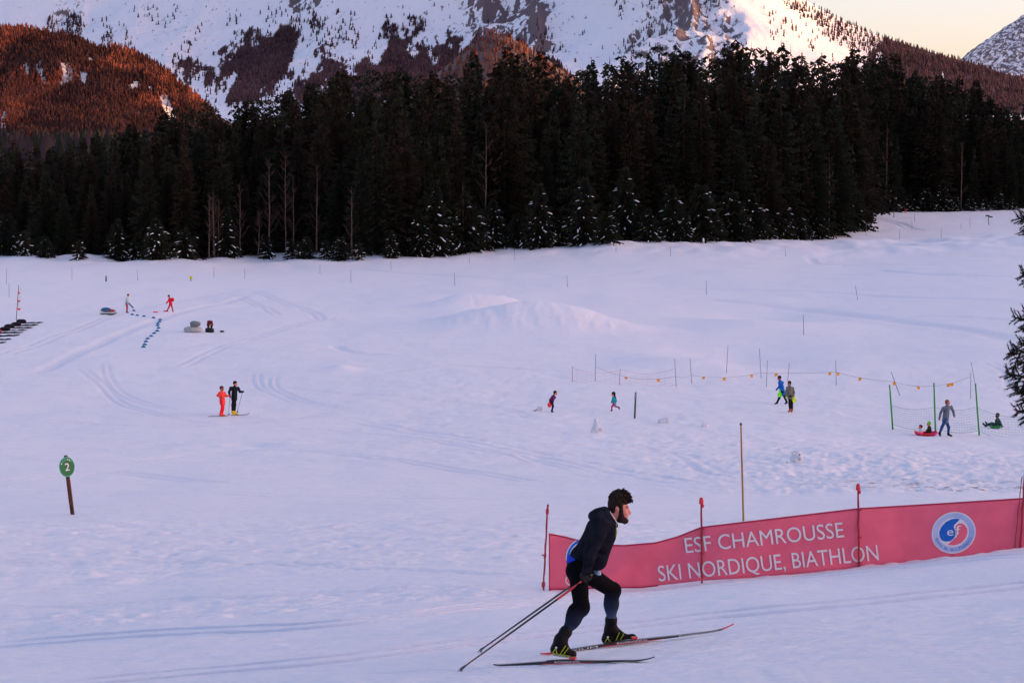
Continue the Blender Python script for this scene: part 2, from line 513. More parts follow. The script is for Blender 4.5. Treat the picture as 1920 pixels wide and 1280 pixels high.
def build_ground():
    ys = list(np.linspace(-120, 10, 14)) + list(np.linspace(11, 16.5, 12))
    y = 17.0
    while y < 455:
        ys.append(y)
        H = float(np.interp(y, [17, 20, 30, 52, 100, 190, 300, 450], [4.3, 4.6, 5.9, 8.4, 11.6, 11.2, 8.5, 4.5]))
        y += min(max((0.45 if y < 30.5 else 0.8) * y * y / (1991 * H), 0.018), 1.1)
    y = 456.0
    while y < 13500:
        ys.append(y); y *= 1.06
    us = np.concatenate([-np.geomspace(1.6, 0.30, 14), np.linspace(-0.29, 0.29, 520), np.geomspace(0.30, 1.6, 14)])
    ys = np.array(ys)
    Y, U = np.meshgrid(ys, us, indexing='ij')
    X = U * np.where(Y < 18, 18 + 0 * Y, Y)
    Z = ground_z(X, Y)
    GRID.update(ys=ys, us=us, Z=Z)
    ny, nx = Y.shape
    idx = np.arange(ny * nx).reshape(ny, nx)
    F = np.stack([idx[:-1, :-1], idx[:-1, 1:], idx[1:, 1:], idx[1:, :-1]], -1).reshape(-1, 4)
    V = np.stack([X, Y, Z], -1).reshape(-1, 3)
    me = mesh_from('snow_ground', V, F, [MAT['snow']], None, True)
    u = X / np.maximum(Y, 9.0)
    dirt = smooth(57.0, 58.2, Y - 6 * np.maximum(0.2 - u, 0)) * smooth(66, 59, Y) * smooth(0.10, 0.2, u)
    a = me.attributes.new('dirt', 'FLOAT', 'POINT'); a.data.foreach_set('value', dirt.astype(np.float32).ravel())
    o = add_obj('snow_ground', me)
    tag(o, kind='structure')
    groove_shade = np.zeros(X.shape)                      # ski tracks darkened: groove shade put into the snow colour
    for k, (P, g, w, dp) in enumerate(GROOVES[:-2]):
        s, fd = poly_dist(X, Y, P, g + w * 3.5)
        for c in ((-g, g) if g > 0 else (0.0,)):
            groove_shade = np.maximum(groove_shade, fd * np.exp(-((s - c) / (w * (1.6 if k < 2 else 1.0))) ** 4) * (1.0 if k < 2 else 0.25))
    a = me.attributes.new('groove_shade', 'FLOAT', 'POINT'); a.data.foreach_set('value', groove_shade.astype(np.float32).ravel())
    return o

def snow_material(name, base, bump=0.7, s1=4.5, s2=60.0, dist=0.09, dirt=None):
    m = bpy.data.materials.new(name); m.use_nodes = True
    nt = m.node_tree; b = nt.nodes['Principled BSDF']; L = nt.links
    b.inputs['Roughness'].default_value = 0.65
    b.inputs['Specular IOR Level'].default_value = 0.25
    geo = nt.nodes.new('ShaderNodeNewGeometry')
    mp = nt.nodes.new('ShaderNodeMapping'); mp.inputs['Scale'].default_value = (0.45, 1.0, 1.0)
    L.new(geo.outputs['Position'], mp.inputs['Vector'])
    n1 = nt.nodes.new('ShaderNodeTexNoise'); n1.inputs['Scale'].default_value = s1; n1.inputs['Detail'].default_value = 6; n1.inputs['Roughness'].default_value = 0.65
    n2 = nt.nodes.new('ShaderNodeTexNoise'); n2.inputs['Scale'].default_value = 0.35; n2.inputs['Detail'].default_value = 5
    L.new(mp.outputs[0], n1.inputs['Vector']); L.new(mp.outputs[0], n2.inputs['Vector'])
    mx = nt.nodes.new('ShaderNodeMix'); mx.data_type = 'RGBA'
    mx.inputs[6].default_value = (base[0] * 0.93, base[1] * 0.94, base[2] * 0.96, 1); mx.inputs[7].default_value = (*base, 1)
    L.new(n2.outputs['Fac'], mx.inputs[0])
    if dirt:
        at = nt.nodes.new('ShaderNodeAttribute'); at.attribute_name = 'dirt'
        n4 = nt.nodes.new('ShaderNodeTexNoise'); n4.inputs['Scale'].default_value = 2.6; n4.inputs['Detail'].default_value = 5; n4.inputs['Roughness'].default_value = 0.7
        L.new(mp.outputs[0], n4.inputs['Vector'])
        rg = nt.nodes.new('ShaderNodeMapRange'); rg.inputs[1].default_value = 0.54; rg.inputs[2].default_value = 0.66; L.new(n4.outputs['Fac'], rg.inputs[0])
        ml = nt.nodes.new('ShaderNodeMath'); ml.operation = 'MULTIPLY'; L.new(rg.outputs[0], ml.inputs[0]); L.new(at.outputs['Fac'], ml.inputs[1])
        md = nt.nodes.new('ShaderNodeMix'); md.data_type = 'RGBA'; md.inputs[7].default_value = (*dirt, 1)
        L.new(mx.outputs[2], md.inputs[6]); L.new(ml.outputs[0], md.inputs[0])
        ai = nt.nodes.new('ShaderNodeAttribute'); ai.attribute_name = 'groove_shade'
        mi_ = nt.nodes.new('ShaderNodeMix'); mi_.data_type = 'RGBA'; mi_.inputs[7].default_value = (0.60, 0.65, 0.76, 1)  # bluish dark tone that stands for shade inside the track grooves
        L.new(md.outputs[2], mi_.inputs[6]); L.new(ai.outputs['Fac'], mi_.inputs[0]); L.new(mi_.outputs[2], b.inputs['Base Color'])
    else:
        L.new(mx.outputs[2], b.inputs['Base Color'])
    # wind-combed streaks on top of the finer grain
    mp2 = nt.nodes.new('ShaderNodeMapping'); mp2.inputs['Scale'].default_value = (0.10, 1.0, 1.0); mp2.inputs['Rotation'].default_value = (0, 0, -0.12)
    L.new(geo.outputs['Position'], mp2.inputs['Vector'])
    n5 = nt.nodes.new('ShaderNodeTexNoise'); n5.inputs['Scale'].default_value = 2.2; n5.inputs['Detail'].default_value = 7; n5.inputs['Roughness'].default_value = 0.7
    L.new(mp2.outputs[0], n5.inputs['Vector'])
    sm_ = nt.nodes.new('ShaderNodeMath'); sm_.operation = 'ADD'; L.new(n1.outputs['Fac'], sm_.inputs[0]); L.new(n5.outputs['Fac'], sm_.inputs[1])
    bp = nt.nodes.new('ShaderNodeBump'); bp.inputs['Strength'].default_value = bump; bp.inputs['Distance'].default_value = dist
    L.new(sm_.outputs[0], bp.inputs['Height'])
    L.new(bp.outputs[0], b.inputs['Normal'])
    return m

MAT = {}
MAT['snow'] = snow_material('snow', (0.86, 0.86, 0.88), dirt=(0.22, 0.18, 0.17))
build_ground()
# ------------------------------------------------------------------ mountains
def tps_px(ctl, sx=1000.0, lam=1e-3, extra=()):
    pts = []; val = []
    for px, py, d in ctl:
        p = pix(px, py, d); pts.append((p.x / sx, p.y / sx)); val.append(p.z)
    for x, y, z in extra:
        pts.append((x / sx, y / sx)); val.append(z)
    t = TPS(pts, val, lam)
    return lambda x, y: t(np.asarray(x, float) / sx, np.asarray(y, float) / sx)

def in_poly(px, py, poly):
    inside = np.zeros(px.shape, bool)
    n = len(poly)
    for i in range(n):
        x1, y1 = poly[i]; x2, y2 = poly[(i + 1) % n]
        c = ((y1 > py) != (y2 > py)) & (px < (x2 - x1) * (py - y1) / (y2 - y1 + 1e-9) + x1)
        inside ^= c
    return inside

def rock_snow_material(name, snow, rock, lo=0.45, hi=0.6, scale=0.02, forest=None):
    """snow over rock: the rock shows where the 'rock' attribute of the mesh (crags) is high; forest floor where 'wood' is"""
    m = bpy.data.materials.new(name); m.use_nodes = True
    nt = m.node_tree; b = nt.nodes['Principled BSDF']; L = nt.links
    b.inputs['Roughness'].default_value = 0.85; b.inputs['Specular IOR Level'].default_value = 0.1
    geo = nt.nodes.new('ShaderNodeNewGeometry')
    n1 = nt.nodes.new('ShaderNodeTexNoise'); n1.inputs['Scale'].default_value = scale; n1.inputs['Detail'].default_value = 8; n1.inputs['Roughness'].default_value = 0.72
    mpg = nt.nodes.new('ShaderNodeMapping'); mpg.inputs['Scale'].default_value = (1.0, 0.35, 0.55); mpg.inputs['Rotation'].default_value = (0, 0.35, 0)
    L.new(geo.outputs['Position'], mpg.inputs['Vector']); L.new(mpg.outputs[0], n1.inputs['Vector'])
    at = nt.nodes.new('ShaderNodeAttribute'); at.attribute_name = 'rock'
    ad = nt.nodes.new('ShaderNodeMath'); ad.operation = 'ADD'
    L.new(at.outputs['Fac'], ad.inputs[0]); L.new(n1.outputs['Fac'], ad.inputs[1])
    rg = nt.nodes.new('ShaderNodeMapRange'); rg.inputs[1].default_value = lo; rg.inputs[2].default_value = hi
    L.new(ad.outputs[0], rg.inputs[0])
    mr = nt.nodes.new('ShaderNodeMix'); mr.data_type = 'RGBA'
    mr.inputs[6].default_value = (*rock, 1); mr.inputs[7].default_value = (rock[0] * 1.9, rock[1] * 1.8, rock[2] * 1.8, 1)
    n3 = nt.nodes.new('ShaderNodeTexNoise'); n3.inputs['Scale'].default_value = scale * 3; n3.inputs['Detail'].default_value = 5
    L.new(geo.outputs['Position'], n3.inputs['Vector']); L.new(n3.outputs['Fac'], mr.inputs[0])
    mx = nt.nodes.new('ShaderNodeMix'); mx.data_type = 'RGBA'
    mx.inputs[6].default_value = (*snow, 1)
    L.new(mr.outputs[2], mx.inputs[7]); L.new(rg.outputs[0], mx.inputs[0])
    aw = nt.nodes.new('ShaderNodeAttribute'); aw.attribute_name = 'wood'
    mw = nt.nodes.new('ShaderNodeMix'); mw.data_type = 'RGBA'
    mw.inputs[7].default_value = (*(forest or (0.06, 0.035, 0.035)), 1)
    L.new(mx.outputs[2], mw.inputs[6]); L.new(aw.outputs['Fac'], mw.inputs[0])
    L.new(mw.outputs[2], b.inputs['Base Color'])
    bp = nt.nodes.new('ShaderNodeBump'); bp.inputs['Strength'].default_value = 0.7; bp.inputs['Distance'].default_value = 6.0
    L.new(n1.outputs['Fac'], bp.inputs['Height']); L.new(bp.outputs[0], b.inputs['Normal'])
    return m

def build_terrain(name, zf, px0, px1, nx, y0, y1, ny, mat, rockf, woodf):
    us = np.linspace((px0 - 960) / FPX, (px1 - 960) / FPX, nx)
    ys = np.linspace(y0, y1, ny)
    Y, U = np.meshgrid(ys, us, indexing='ij'); X = U * Y
    Z = zf(X, Y)
    PX, PY = project(X, Y, Z)
    idx = np.arange(ny * nx).reshape(ny, nx)
    F = np.stack([idx[:-1, :-1], idx[:-1, 1:], idx[1:, 1:], idx[1:, :-1]], -1).reshape(-1, 4)
    me = mesh_from(name, np.stack([X, Y, Z], -1).reshape(-1, 3), F, [mat], None, True)
    for an, fn in (('rock', rockf), ('wood', woodf)):
        a = me.attributes.new(an, 'FLOAT', 'POINT')
        a.data.foreach_set('value', fn(X, Y, Z, PX, PY).astype(np.float32).ravel())
    o = add_obj(name, me); tag(o, kind='structure')
    return o

def small_trees(name, P, H, W, mats, label, cat, seed=0, midx=None):
    """far wood: one low two-tier conifer per point"""
    rs = np.random.RandomState(seed)
    n = len(P); k = 5
    ang = rs.uniform(0, 6.28, n)[:, None] + np.arange(k)[None, :] * 2 * math.pi / k
    def ring(z, r):
        j = rs.uniform(0.75, 1.25, (n, k))
        return np.stack([P[:, 0:1] + np.cos(ang) * r[:, None] * j, P[:, 1:2] + np.sin(ang) * r[:, None] * j, np.repeat((P[:, 2] + z)[:, None], k, 1) + rs.uniform(-.04, .04, (n, k)) * H[:, None]], -1)
    def apex(z):
        return np.stack([P[:, 0] + rs.uniform(-.03, .03, n) * H, P[:, 1], P[:, 2] + z], -1)[:, None, :]
    blk = np.concatenate([ring(-0.05 * H, W * 0.5), apex(0.68 * H), ring(0.42 * H, W * 0.36), apex(H)], 1)   # 12 verts
    V = blk.reshape(-1, 3)
    t = []
    for i in range(k):
        t.append((i, (i + 1) % k, k)); t.append((k + 1 + i, k + 1 + (i + 1) % k, 2 * k + 1))
    t = np.array(t)
    F = (np.arange(n)[:, None, None] * (2 * k + 2) + t[None]).reshape(-1, 3)
    mi = None
    if midx is not None: mi = np.repeat(midx, len(t))
    me = mesh_from(name, V, F, mats, mi, False)
    o = add_obj(name, me); tag(o, label, cat, kind='stuff')
    return o

MAT['mount'] = rock_snow_material('mountain_snow', (0.84, 0.83, 0.86), (0.11, 0.085, 0.09), 0.62, 0.67, 0.06, (0.075, 0.042, 0.048))
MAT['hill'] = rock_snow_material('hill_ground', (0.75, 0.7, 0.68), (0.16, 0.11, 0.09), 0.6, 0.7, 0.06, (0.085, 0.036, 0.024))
MAT['farwood'] = material('far_wood', (0.085, 0.045, 0.05), 0.9, 0.4, 0.01, spec=0.05)  # purple-brown wood tone with distance haze put into the colour
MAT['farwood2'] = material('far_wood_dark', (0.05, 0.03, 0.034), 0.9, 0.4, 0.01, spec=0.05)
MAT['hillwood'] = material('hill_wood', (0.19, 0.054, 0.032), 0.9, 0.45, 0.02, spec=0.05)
MAT['hillwood2'] = material('hill_wood_dark', (0.052, 0.022, 0.020), 0.9, 0.45, 0.02, spec=0.05)  # darker trees, also standing in for the hill's shadow areas

# main mountain: right skyline, sunlit shoulder, rocky spur towards the camera, face receding to the left
_mz = tps_px([
    (1450, -30, 6600), (1510, 8, 6600), (1600, 50, 6550), (1420, -20, 7000), (1480, 25, 6900), (1540, 55, 6900), (1600, 85, 6900), (1700, 120, 6850), (1840, 160, 6800), (1700, 86, 6500), (1770, 108, 6450), (1840, 127, 6400), (1920, 150, 6350), (2150, 205, 6200),
    (1280, -190, 6500), (1335, 0, 6000), (1390, 55, 5700), (1440, 125, 5350), (1480, 200, 5000),
    (1560, 90, 6050), (1500, 120, 5500), (1650, 130, 5800), (1800, 165, 5700), (1920, 190, 5600),
    (1200, -260, 7050), (900, -330, 7900), (600, -280, 8500), (300, -230, 8800), (0, -190, 9000), (-300, -120, 9200),
    (1240, 60, 5950), (1100, 60, 6200), (1100, 120, 5700), (900, 60, 6450), (900, 130, 5750), (600, 60, 6950), (600, 130, 6200), (300, 60, 7400), (300, 130, 6700), (0, 60, 7800), (0, 150, 6800), (-300, 60, 8200),
    (1000, 0, 6700), (500, 0, 7500), (200, 0, 7950),
    (2150, 230, 4700), (1920, 225, 4500), (1500, 220, 4500), (1000, 210, 4500), (500, 225, 4900), (0, 260, 5400), (-300, 280, 5600)],
    extra=[(0, 9000, 500), (1200, 8000, 350), (1900, 8000, 260), (-1500, 10600, 600), (2300, 7600, 220)])
def mount_z(x, y):
    z = _mz(x, y)
    px, py = project(x, y, z)
    r = 20 * (0.5 - np.abs(fbm(x / 420, y / 600, 5, 4, 0.55)) * 1.6)
    calm = 1 - 0.75 * smooth(1420, 1500, px) * smooth(200, 60, py)     # the sunlit shoulder is smooth
    z = z + (r + 9 * fbm(x / 110, y / 160, 8, 4, 0.6)) * calm * smooth(200, 120, py) + 3 * fbm(x / 60, y / 60, 14, 3)
    cg = crag_mask(px, py)
    return z + cg * (46 * ridged(x / 150, y / 260, 31) + 22 * ridged(x / 55, y / 95, 35)) + spurs(px, py) * 30 * ridged(x / 260, y / 420, 37)

def ridged(x, y, seed):
    return 0.5 - 2.2 * np.abs(vnoise(x + 0.6 * vnoise(x * .7, y * .7, seed + 3), y, seed)) - 0.9 * np.abs(vnoise(x * 2.1 + 5, y * 2.1, seed + 1)) * 0.6

def crag_mask(px, py):
    c = smooth(1120, 1220, px) * smooth(1425, 1385, px + 0.28 * (110 - py))
    c = np.maximum(c, smooth(845, 890, px + 0.3 * py) * smooth(1075, 1010, px) * smooth(110, 50, py - 0.3 * (px - 900)))
    c = np.maximum(c, smooth(535, 555, px) * smooth(605, 590, px) * smooth(40, 10, py))
    c = np.maximum(c, 0.8 * smooth(95, 112, px) * smooth(170, 150, px) * smooth(75, 45, py))
    return c

def spurs(px, py):
    return smooth(150, 230, px) * smooth(1120, 1020, px) * smooth(190, 110, py)

FOREST_POLYS = [
    [(425, 190), (428, 122), (450, 98), (472, 80), (490, 58), (512, 62), (540, 57), (560, 66), (570, 90), (548, 108), (530, 140), (500, 168), (440, 195)],
    [(530, 190), (560, 158), (596, 108), (612, 80), (626, 76), (632, 100), (628, 125), (650, 120), (668, 132), (692, 114), (716, 70), (728, 42), (745, 46), (752, 62), (768, 46), (786, 54), (790, 78), (800, 92), (830, 64), (846, 84), (862, 74), (880, 66), (900, 60), (960, 70), (1000, 95), (1060, 140), (1070, 190), (700, 200)],
    [(338, 134), (352, 120), (366, 112), (384, 124), (396, 140), (402, 176), (388, 172), (378, 142), (350, 146)],
    [(406, 100), (414, 82), (424, 84), (428, 104), (418, 128)],
    [(100, 66), (108, 30), (116, 8), (122, -4), (158, -4), (160, 12), (150, 26), (146, 66)],
    [(580, 62), (584, 30), (594, 18), (598, 40), (590, 80)],
    [(196, 80), (206, 60), (226, 66), (230, 82), (214, 92)],
    [(1655, 66), (1700, 72), (1840, 110), (1930, 134), (1930, 215), (1640, 215), (1632, 150), (1625, 105)],
    [(1462, -4), (1530, 4), (1610, 44), (1700, 86), (1700, 98), (1640, 86), (1570, 58), (1500, 26)],
    [(1530, 44), (1600, 66), (1650, 92), (1640, 104), (1590, 88), (1545, 66)]]
FOREST_DENS = [1, 1, 1, 0.9, 0.75, 0.8, 0.8, 1, 0.5, 0.4]
SNOW_GAPS = [[(600, 118), (612, 92), (640, 84), (640, 108), (622, 124)], [(655, 128), (664, 96), (686, 84), (688, 112), (668, 132)], [(728, 74), (740, 56), (744, 64), (734, 82)],
             [(785, 100), (790, 72), (816, 74), (818, 96), (796, 106)], [(600, 168), (612, 148), (612, 172)], [(1636, 98), (1648, 94), (1652, 124), (1640, 128)], [(1762, 146), (1770, 132), (1776, 148)]]

def wob(px, py):
    k = 1 - 0.8 * smooth(1400, 1460, px)
    return px + k * 46 * fbm(px / 26 + py / 70, py / 46, 61, 5, 0.62), py + k * 34 * fbm(px / 16, py / 30, 62, 5, 0.62)

def woodmask(PX, PY):
    PX, PY = wob(PX, PY)
    w = np.zeros(PX.shape)
    for poly, dn in zip(FOREST_POLYS, FOREST_DENS):
        if dn >= 0.9: w = np.maximum(w, in_poly(PX, PY, poly) * 1.0)
    for g in SNOW_GAPS: w = w * (1 - in_poly(PX, PY, g))
    return w

def mount_rock(X, Y, Z, PX, PY):
    # rock stands bare on the steep faces of the crags
    base = _mz(X, Y)
    R_ = Z - base
    dx = np.gradient(R_, axis=1) / np.maximum(np.gradient(X, axis=1), 1e-3); dy = np.gradient(R_, axis=0) / np.gradient(Y, axis=0)
    st = np.hypot(dx, dy)
    cg = crag_mask(PX, PY)
    r = cg * (0.065 + 0.17 * smooth(0.25, 0.8, st)) + spurs(PX, PY) * 0.16 * smooth(0.35, 0.8, st) + 0.02 * smooth(170, 220, PX) * smooth(1150, 1050, PX)
    return r

build_terrain('mountain', mount_z, -260, 2150, 580, 4500, 9600, 340, MAT['mount'], mount_rock, lambda X, Y, Z, PX, PY: woodmask(PX, PY))

def scatter(zf, px0, px1, py0, py1, n, y0, y1, rs, keep):
    """points of a terrain seen through random pixels of a window of the photo"""
    px = rs.uniform(px0, px1, n); py = rs.uniform(py0, py1, n)
    k = keep(px, py); px = px[k]; py = py[k]
    ys = np.linspace(y0, y1, 120)
    done = np.full(px.shape, np.nan)
    prev = None
    for y in ys:
        x, _, z = pix_np(px, py, y)
        g = z - zf(x, np.full_like(x, y))
        if prev is not None:
            c = np.isnan(done) & (g < 0)
            t = prev[c] / (prev[c] - g[c] + 1e-9)
            done[c] = (y - (ys[1] - ys[0])) + np.clip(t, 0, 1) * (ys[1] - ys[0])
        prev = g
    m = ~np.isnan(done)
    px, py, d = px[m], py[m], done[m]
    x, y, z = pix_np(px, py, d)
    return np.stack([x, y, zf(x, y)], -1)

rs = np.random.RandomState(11)
def keep_m(px, py):
    # a base pixel: trees stand a little above it
    p = np.zeros(px.shape)
    wx, q = wob(px, py - 4)
    for poly, dn in zip(FOREST_POLYS, FOREST_DENS): p = np.maximum(p, in_poly(wx, q, poly) * dn)
    for g in SNOW_GAPS: p = p * (1 - 0.93 * in_poly(wx, q, g))
    cl = smooth(0.02, 0.3, fbm(px / 22, py / 30, 77, 3))
    sp = 0.16 * cl * smooth(165, 210, px) * smooth(880, 640, px) * smooth(5, 40, py)
    sp = np.maximum(sp, 0.16 * cl * smooth(870, 900, px) * smooth(1120, 1050, px) * smooth(25, 70, py))
    sp = np.maximum(sp, 0.10 * cl * smooth(1120, 1150, px) * smooth(1420, 1400, px))
    sp = np.maximum(sp, 0.85 * (np.abs((px - 1335) - (py - 0) * 0.85) < 7) * smooth(-10, 10, py) * cl * 1.0)
    sp = np.maximum(sp, 0.12 * cl * smooth(1420, 1450, px) * smooth(1700, 1640, px))
    return rs.uniform(0, 1, px.shape) < np.maximum(p, sp)
P = scatter(mount_z, -20, 1940, -6, 215, 52000, 4520, 7900, rs, keep_m)
Hh = rs.uniform(10, 17, len(P)) * (P[:, 1] / 6000) ** 0.5
small_trees('mountain_forest', P, Hh, Hh * rs.uniform(0.34, 0.5, len(P)), [MAT['farwood'], MAT['farwood2']], 'distant dark conifers in patches on the snowy mountainside', 'forest', 3, rs.randint(0, 2, len(P)))

# low wooded knoll in front of the mountain, its right flank in the last sun
_kz = tps_px([(925, 60, 4300), (890, 84, 4310), (850, 120, 4320), (790, 170, 4340), (700, 215, 4400), (600, 250, 4450), (955, 72, 4290), (1000, 100, 4250), (1050, 140, 4200), (1100, 185, 4150), (1200, 240, 4100),
              (925, 160, 3950), (830, 200, 3950), (1000, 190, 3900), (700, 260, 4000), (1150, 260, 3850), (500, 275, 4300), (950, 240, 3700), (700, 290, 3700)],
             extra=[(-20, 4700, 270), (-250, 4800, 220), (60, 4600, 220), (-500, 4800, 180), (200, 4600, 130)])
def knoll_z(x, y): return _kz(x, y) + 8 * fbm(x / 90, y / 90, 44, 3)
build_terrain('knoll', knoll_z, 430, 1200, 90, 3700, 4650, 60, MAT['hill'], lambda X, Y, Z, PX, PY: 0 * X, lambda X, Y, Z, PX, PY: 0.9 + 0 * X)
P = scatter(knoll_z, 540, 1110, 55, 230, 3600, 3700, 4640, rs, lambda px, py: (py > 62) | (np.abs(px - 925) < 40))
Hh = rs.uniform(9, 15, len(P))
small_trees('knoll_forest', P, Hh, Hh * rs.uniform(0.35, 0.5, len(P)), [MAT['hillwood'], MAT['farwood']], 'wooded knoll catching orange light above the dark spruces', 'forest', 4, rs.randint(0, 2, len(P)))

# wooded hill on the left, lit orange
_hz = tps_px([(-350, 60, 3750), (-150, 58, 3700), (0, 64, 3650), (60, 70, 3650), (125, 64, 3600), (200, 88, 3550), (270, 118, 3500), (320, 146, 3450), (350, 172, 3400), (372, 215, 3330), (400, 260, 3250),
              (-150, 180, 3250), (0, 180, 3220), (120, 170, 3200), (230, 180, 3200), (320, 215, 3150), (-150, 290, 2800), (0, 290, 2800), (150, 290, 2800), (300, 290, 2850), (400, 310, 2900), (480, 320, 3000), (480, 310, 3500)],
             extra=[(-1200, 4200, 240), (-800, 4200, 210), (-500, 4200, 120), (-400, 4000, 60)])
def hill_z(x, y): return _hz(x, y) + 30 * fbm(x / 150, y / 170, 91, 4) + 5 * fbm(x / 40, y / 40, 93, 2)
HILL_GAPS = [[(66, 118), (76, 112), (84, 140), (92, 158), (80, 158), (74, 140)], [(44, 118), (54, 118), (54, 144), (48, 142)], [(112, 116), (132, 118), (140, 138), (134, 152), (112, 160), (118, 136)], [(150, 130), (164, 134), (166, 158), (154, 158), (148, 142)],
             [(238, 156), (260, 148), (266, 160), (246, 170)], [(296, 180), (312, 172), (322, 196), (332, 222), (318, 240), (308, 208)], [(0, 222), (12, 196), (10, 232), (22, 262), (0, 280)], [(164, 108), (174, 106), (172, 118)], [(214, 262), (232, 262), (228, 276), (216, 272)], [(276, 118 + 40), (284, 160), (282, 172)]]
def hill_bare(px, py):
    w = np.zeros(px.shape, bool)
    for g in HILL_GAPS: w |= in_poly(px, py, g)
    return w
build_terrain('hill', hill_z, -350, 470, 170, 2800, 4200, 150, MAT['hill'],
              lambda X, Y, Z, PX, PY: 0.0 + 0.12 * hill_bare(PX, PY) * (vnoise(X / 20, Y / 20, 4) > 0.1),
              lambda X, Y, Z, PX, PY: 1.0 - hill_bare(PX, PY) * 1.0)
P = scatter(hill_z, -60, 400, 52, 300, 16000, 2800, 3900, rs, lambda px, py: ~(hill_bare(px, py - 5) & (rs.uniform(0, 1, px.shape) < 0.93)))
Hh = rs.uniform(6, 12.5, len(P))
clump = 1.5 * vnoise(P[:, 0] / 110, P[:, 2] / 60, 15) + 0.7 * vnoise(P[:, 0] / 35, P[:, 2] / 30, 16) + rs.uniform(-.25, .25, len(P))  # patches of dark trees that put shadow areas into the hill colour
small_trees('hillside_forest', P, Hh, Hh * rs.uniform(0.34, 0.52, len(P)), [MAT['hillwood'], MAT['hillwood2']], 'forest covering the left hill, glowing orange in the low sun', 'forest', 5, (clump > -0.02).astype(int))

# far rocky peak at the right edge
_fz = tps_px([(1790, 190, 9300), (1838, 126, 9300), (1870, 98, 9300), (1890, 80, 9300), (1920, 56, 9350), (1990, 10, 9500), (2080, -40, 9700), (2200, 20, 9700),
              (1830, 190, 8600), (1930, 180, 8500), (2080, 170, 8400), (2200, 180, 8400), (1790, 230, 8600)], extra=[(2000, 10200, 500), (2600, 10600, 600), (3300, 10600, 500)])
def far_z(x, y): return _fz(x, y) + 34 * (0.3 - np.abs(fbm(x / 130, y / 300, 51, 4, 0.6))) + 12 * fbm(x / 40, y / 80, 52, 3)
build_terrain('far_mountain', far_z, 1780, 2200, 150, 8400, 10400, 100, MAT['mount'], lambda X, Y, Z, PX, PY: 0.16 + 0 * X, lambda X, Y, Z, PX, PY: 0 * X)

# unseen ridge right of the frame, added to keep the valley floor in shade
def ridge():
    ys = np.linspace(-2200, 1500, 90); us = np.linspace(-1, 1, 24)
    Y, U = np.meshgrid(ys, us, indexing='ij')
    X = 1150 + 430 * U + 60 * fbm(Y / 500, U, 3, 2)
    top = 205 * smooth(1500, 900, Y) * smooth(-2200, -1700, Y) * (0.92 + 0.2 * fbm(Y / 300, 0 * Y, 6, 3))
    Z = -12 + (top + 12) * (1 - np.abs(U) ** 1.3) + 8 * fbm(X / 60, Y / 60, 7, 3) * (1 - np.abs(U))
    idx = np.arange(Y.size).reshape(Y.shape)
    F = np.stack([idx[:-1, :-1], idx[:-1, 1:], idx[1:, 1:], idx[1:, :-1]], -1).reshape(-1, 4)
    me = mesh_from('shading_ridge', np.stack([X, Y, Z], -1).reshape(-1, 3), F, [MAT['mount']], None, True)
    for an, v in (('rock', 0.08), ('wood', 0.35)):
        a = me.attributes.new(an, 'FLOAT', 'POINT'); a.data.foreach_set('value', np.full(Y.size, v, np.float32))
    tag(add_obj('shading_ridge', me), kind='structure')
ridge()
# ------------------------------------------------------------------ trees
MAT['needle'] = material('spruce_needles', (0.019, 0.021, 0.014), 0.85, 0.35, 0.8, spec=0.08)
MAT['needle2'] = material('spruce_needles_brown', (0.024, 0.019, 0.013), 0.85, 0.35, 0.8, spec=0.08)
MAT['bark'] = material('spruce_bark', (0.03, 0.02, 0.017), 0.9, 0.4, 3.0, bump=0.5, spec=0.05)
MAT['barklight'] = material('pale_bark', (0.11, 0.07, 0.062), 0.85, 0.5, 2.5, bump=0.3, spec=0.1)
MAT['twig'] = material('bare_twigs', (0.085, 0.05, 0.045), 0.9, 0.3, 3.0, spec=0.05)
MAT['treesnow'] = snow_material('snow_on_branches', (0.85, 0.85, 0.88), 0.3, 4.0)

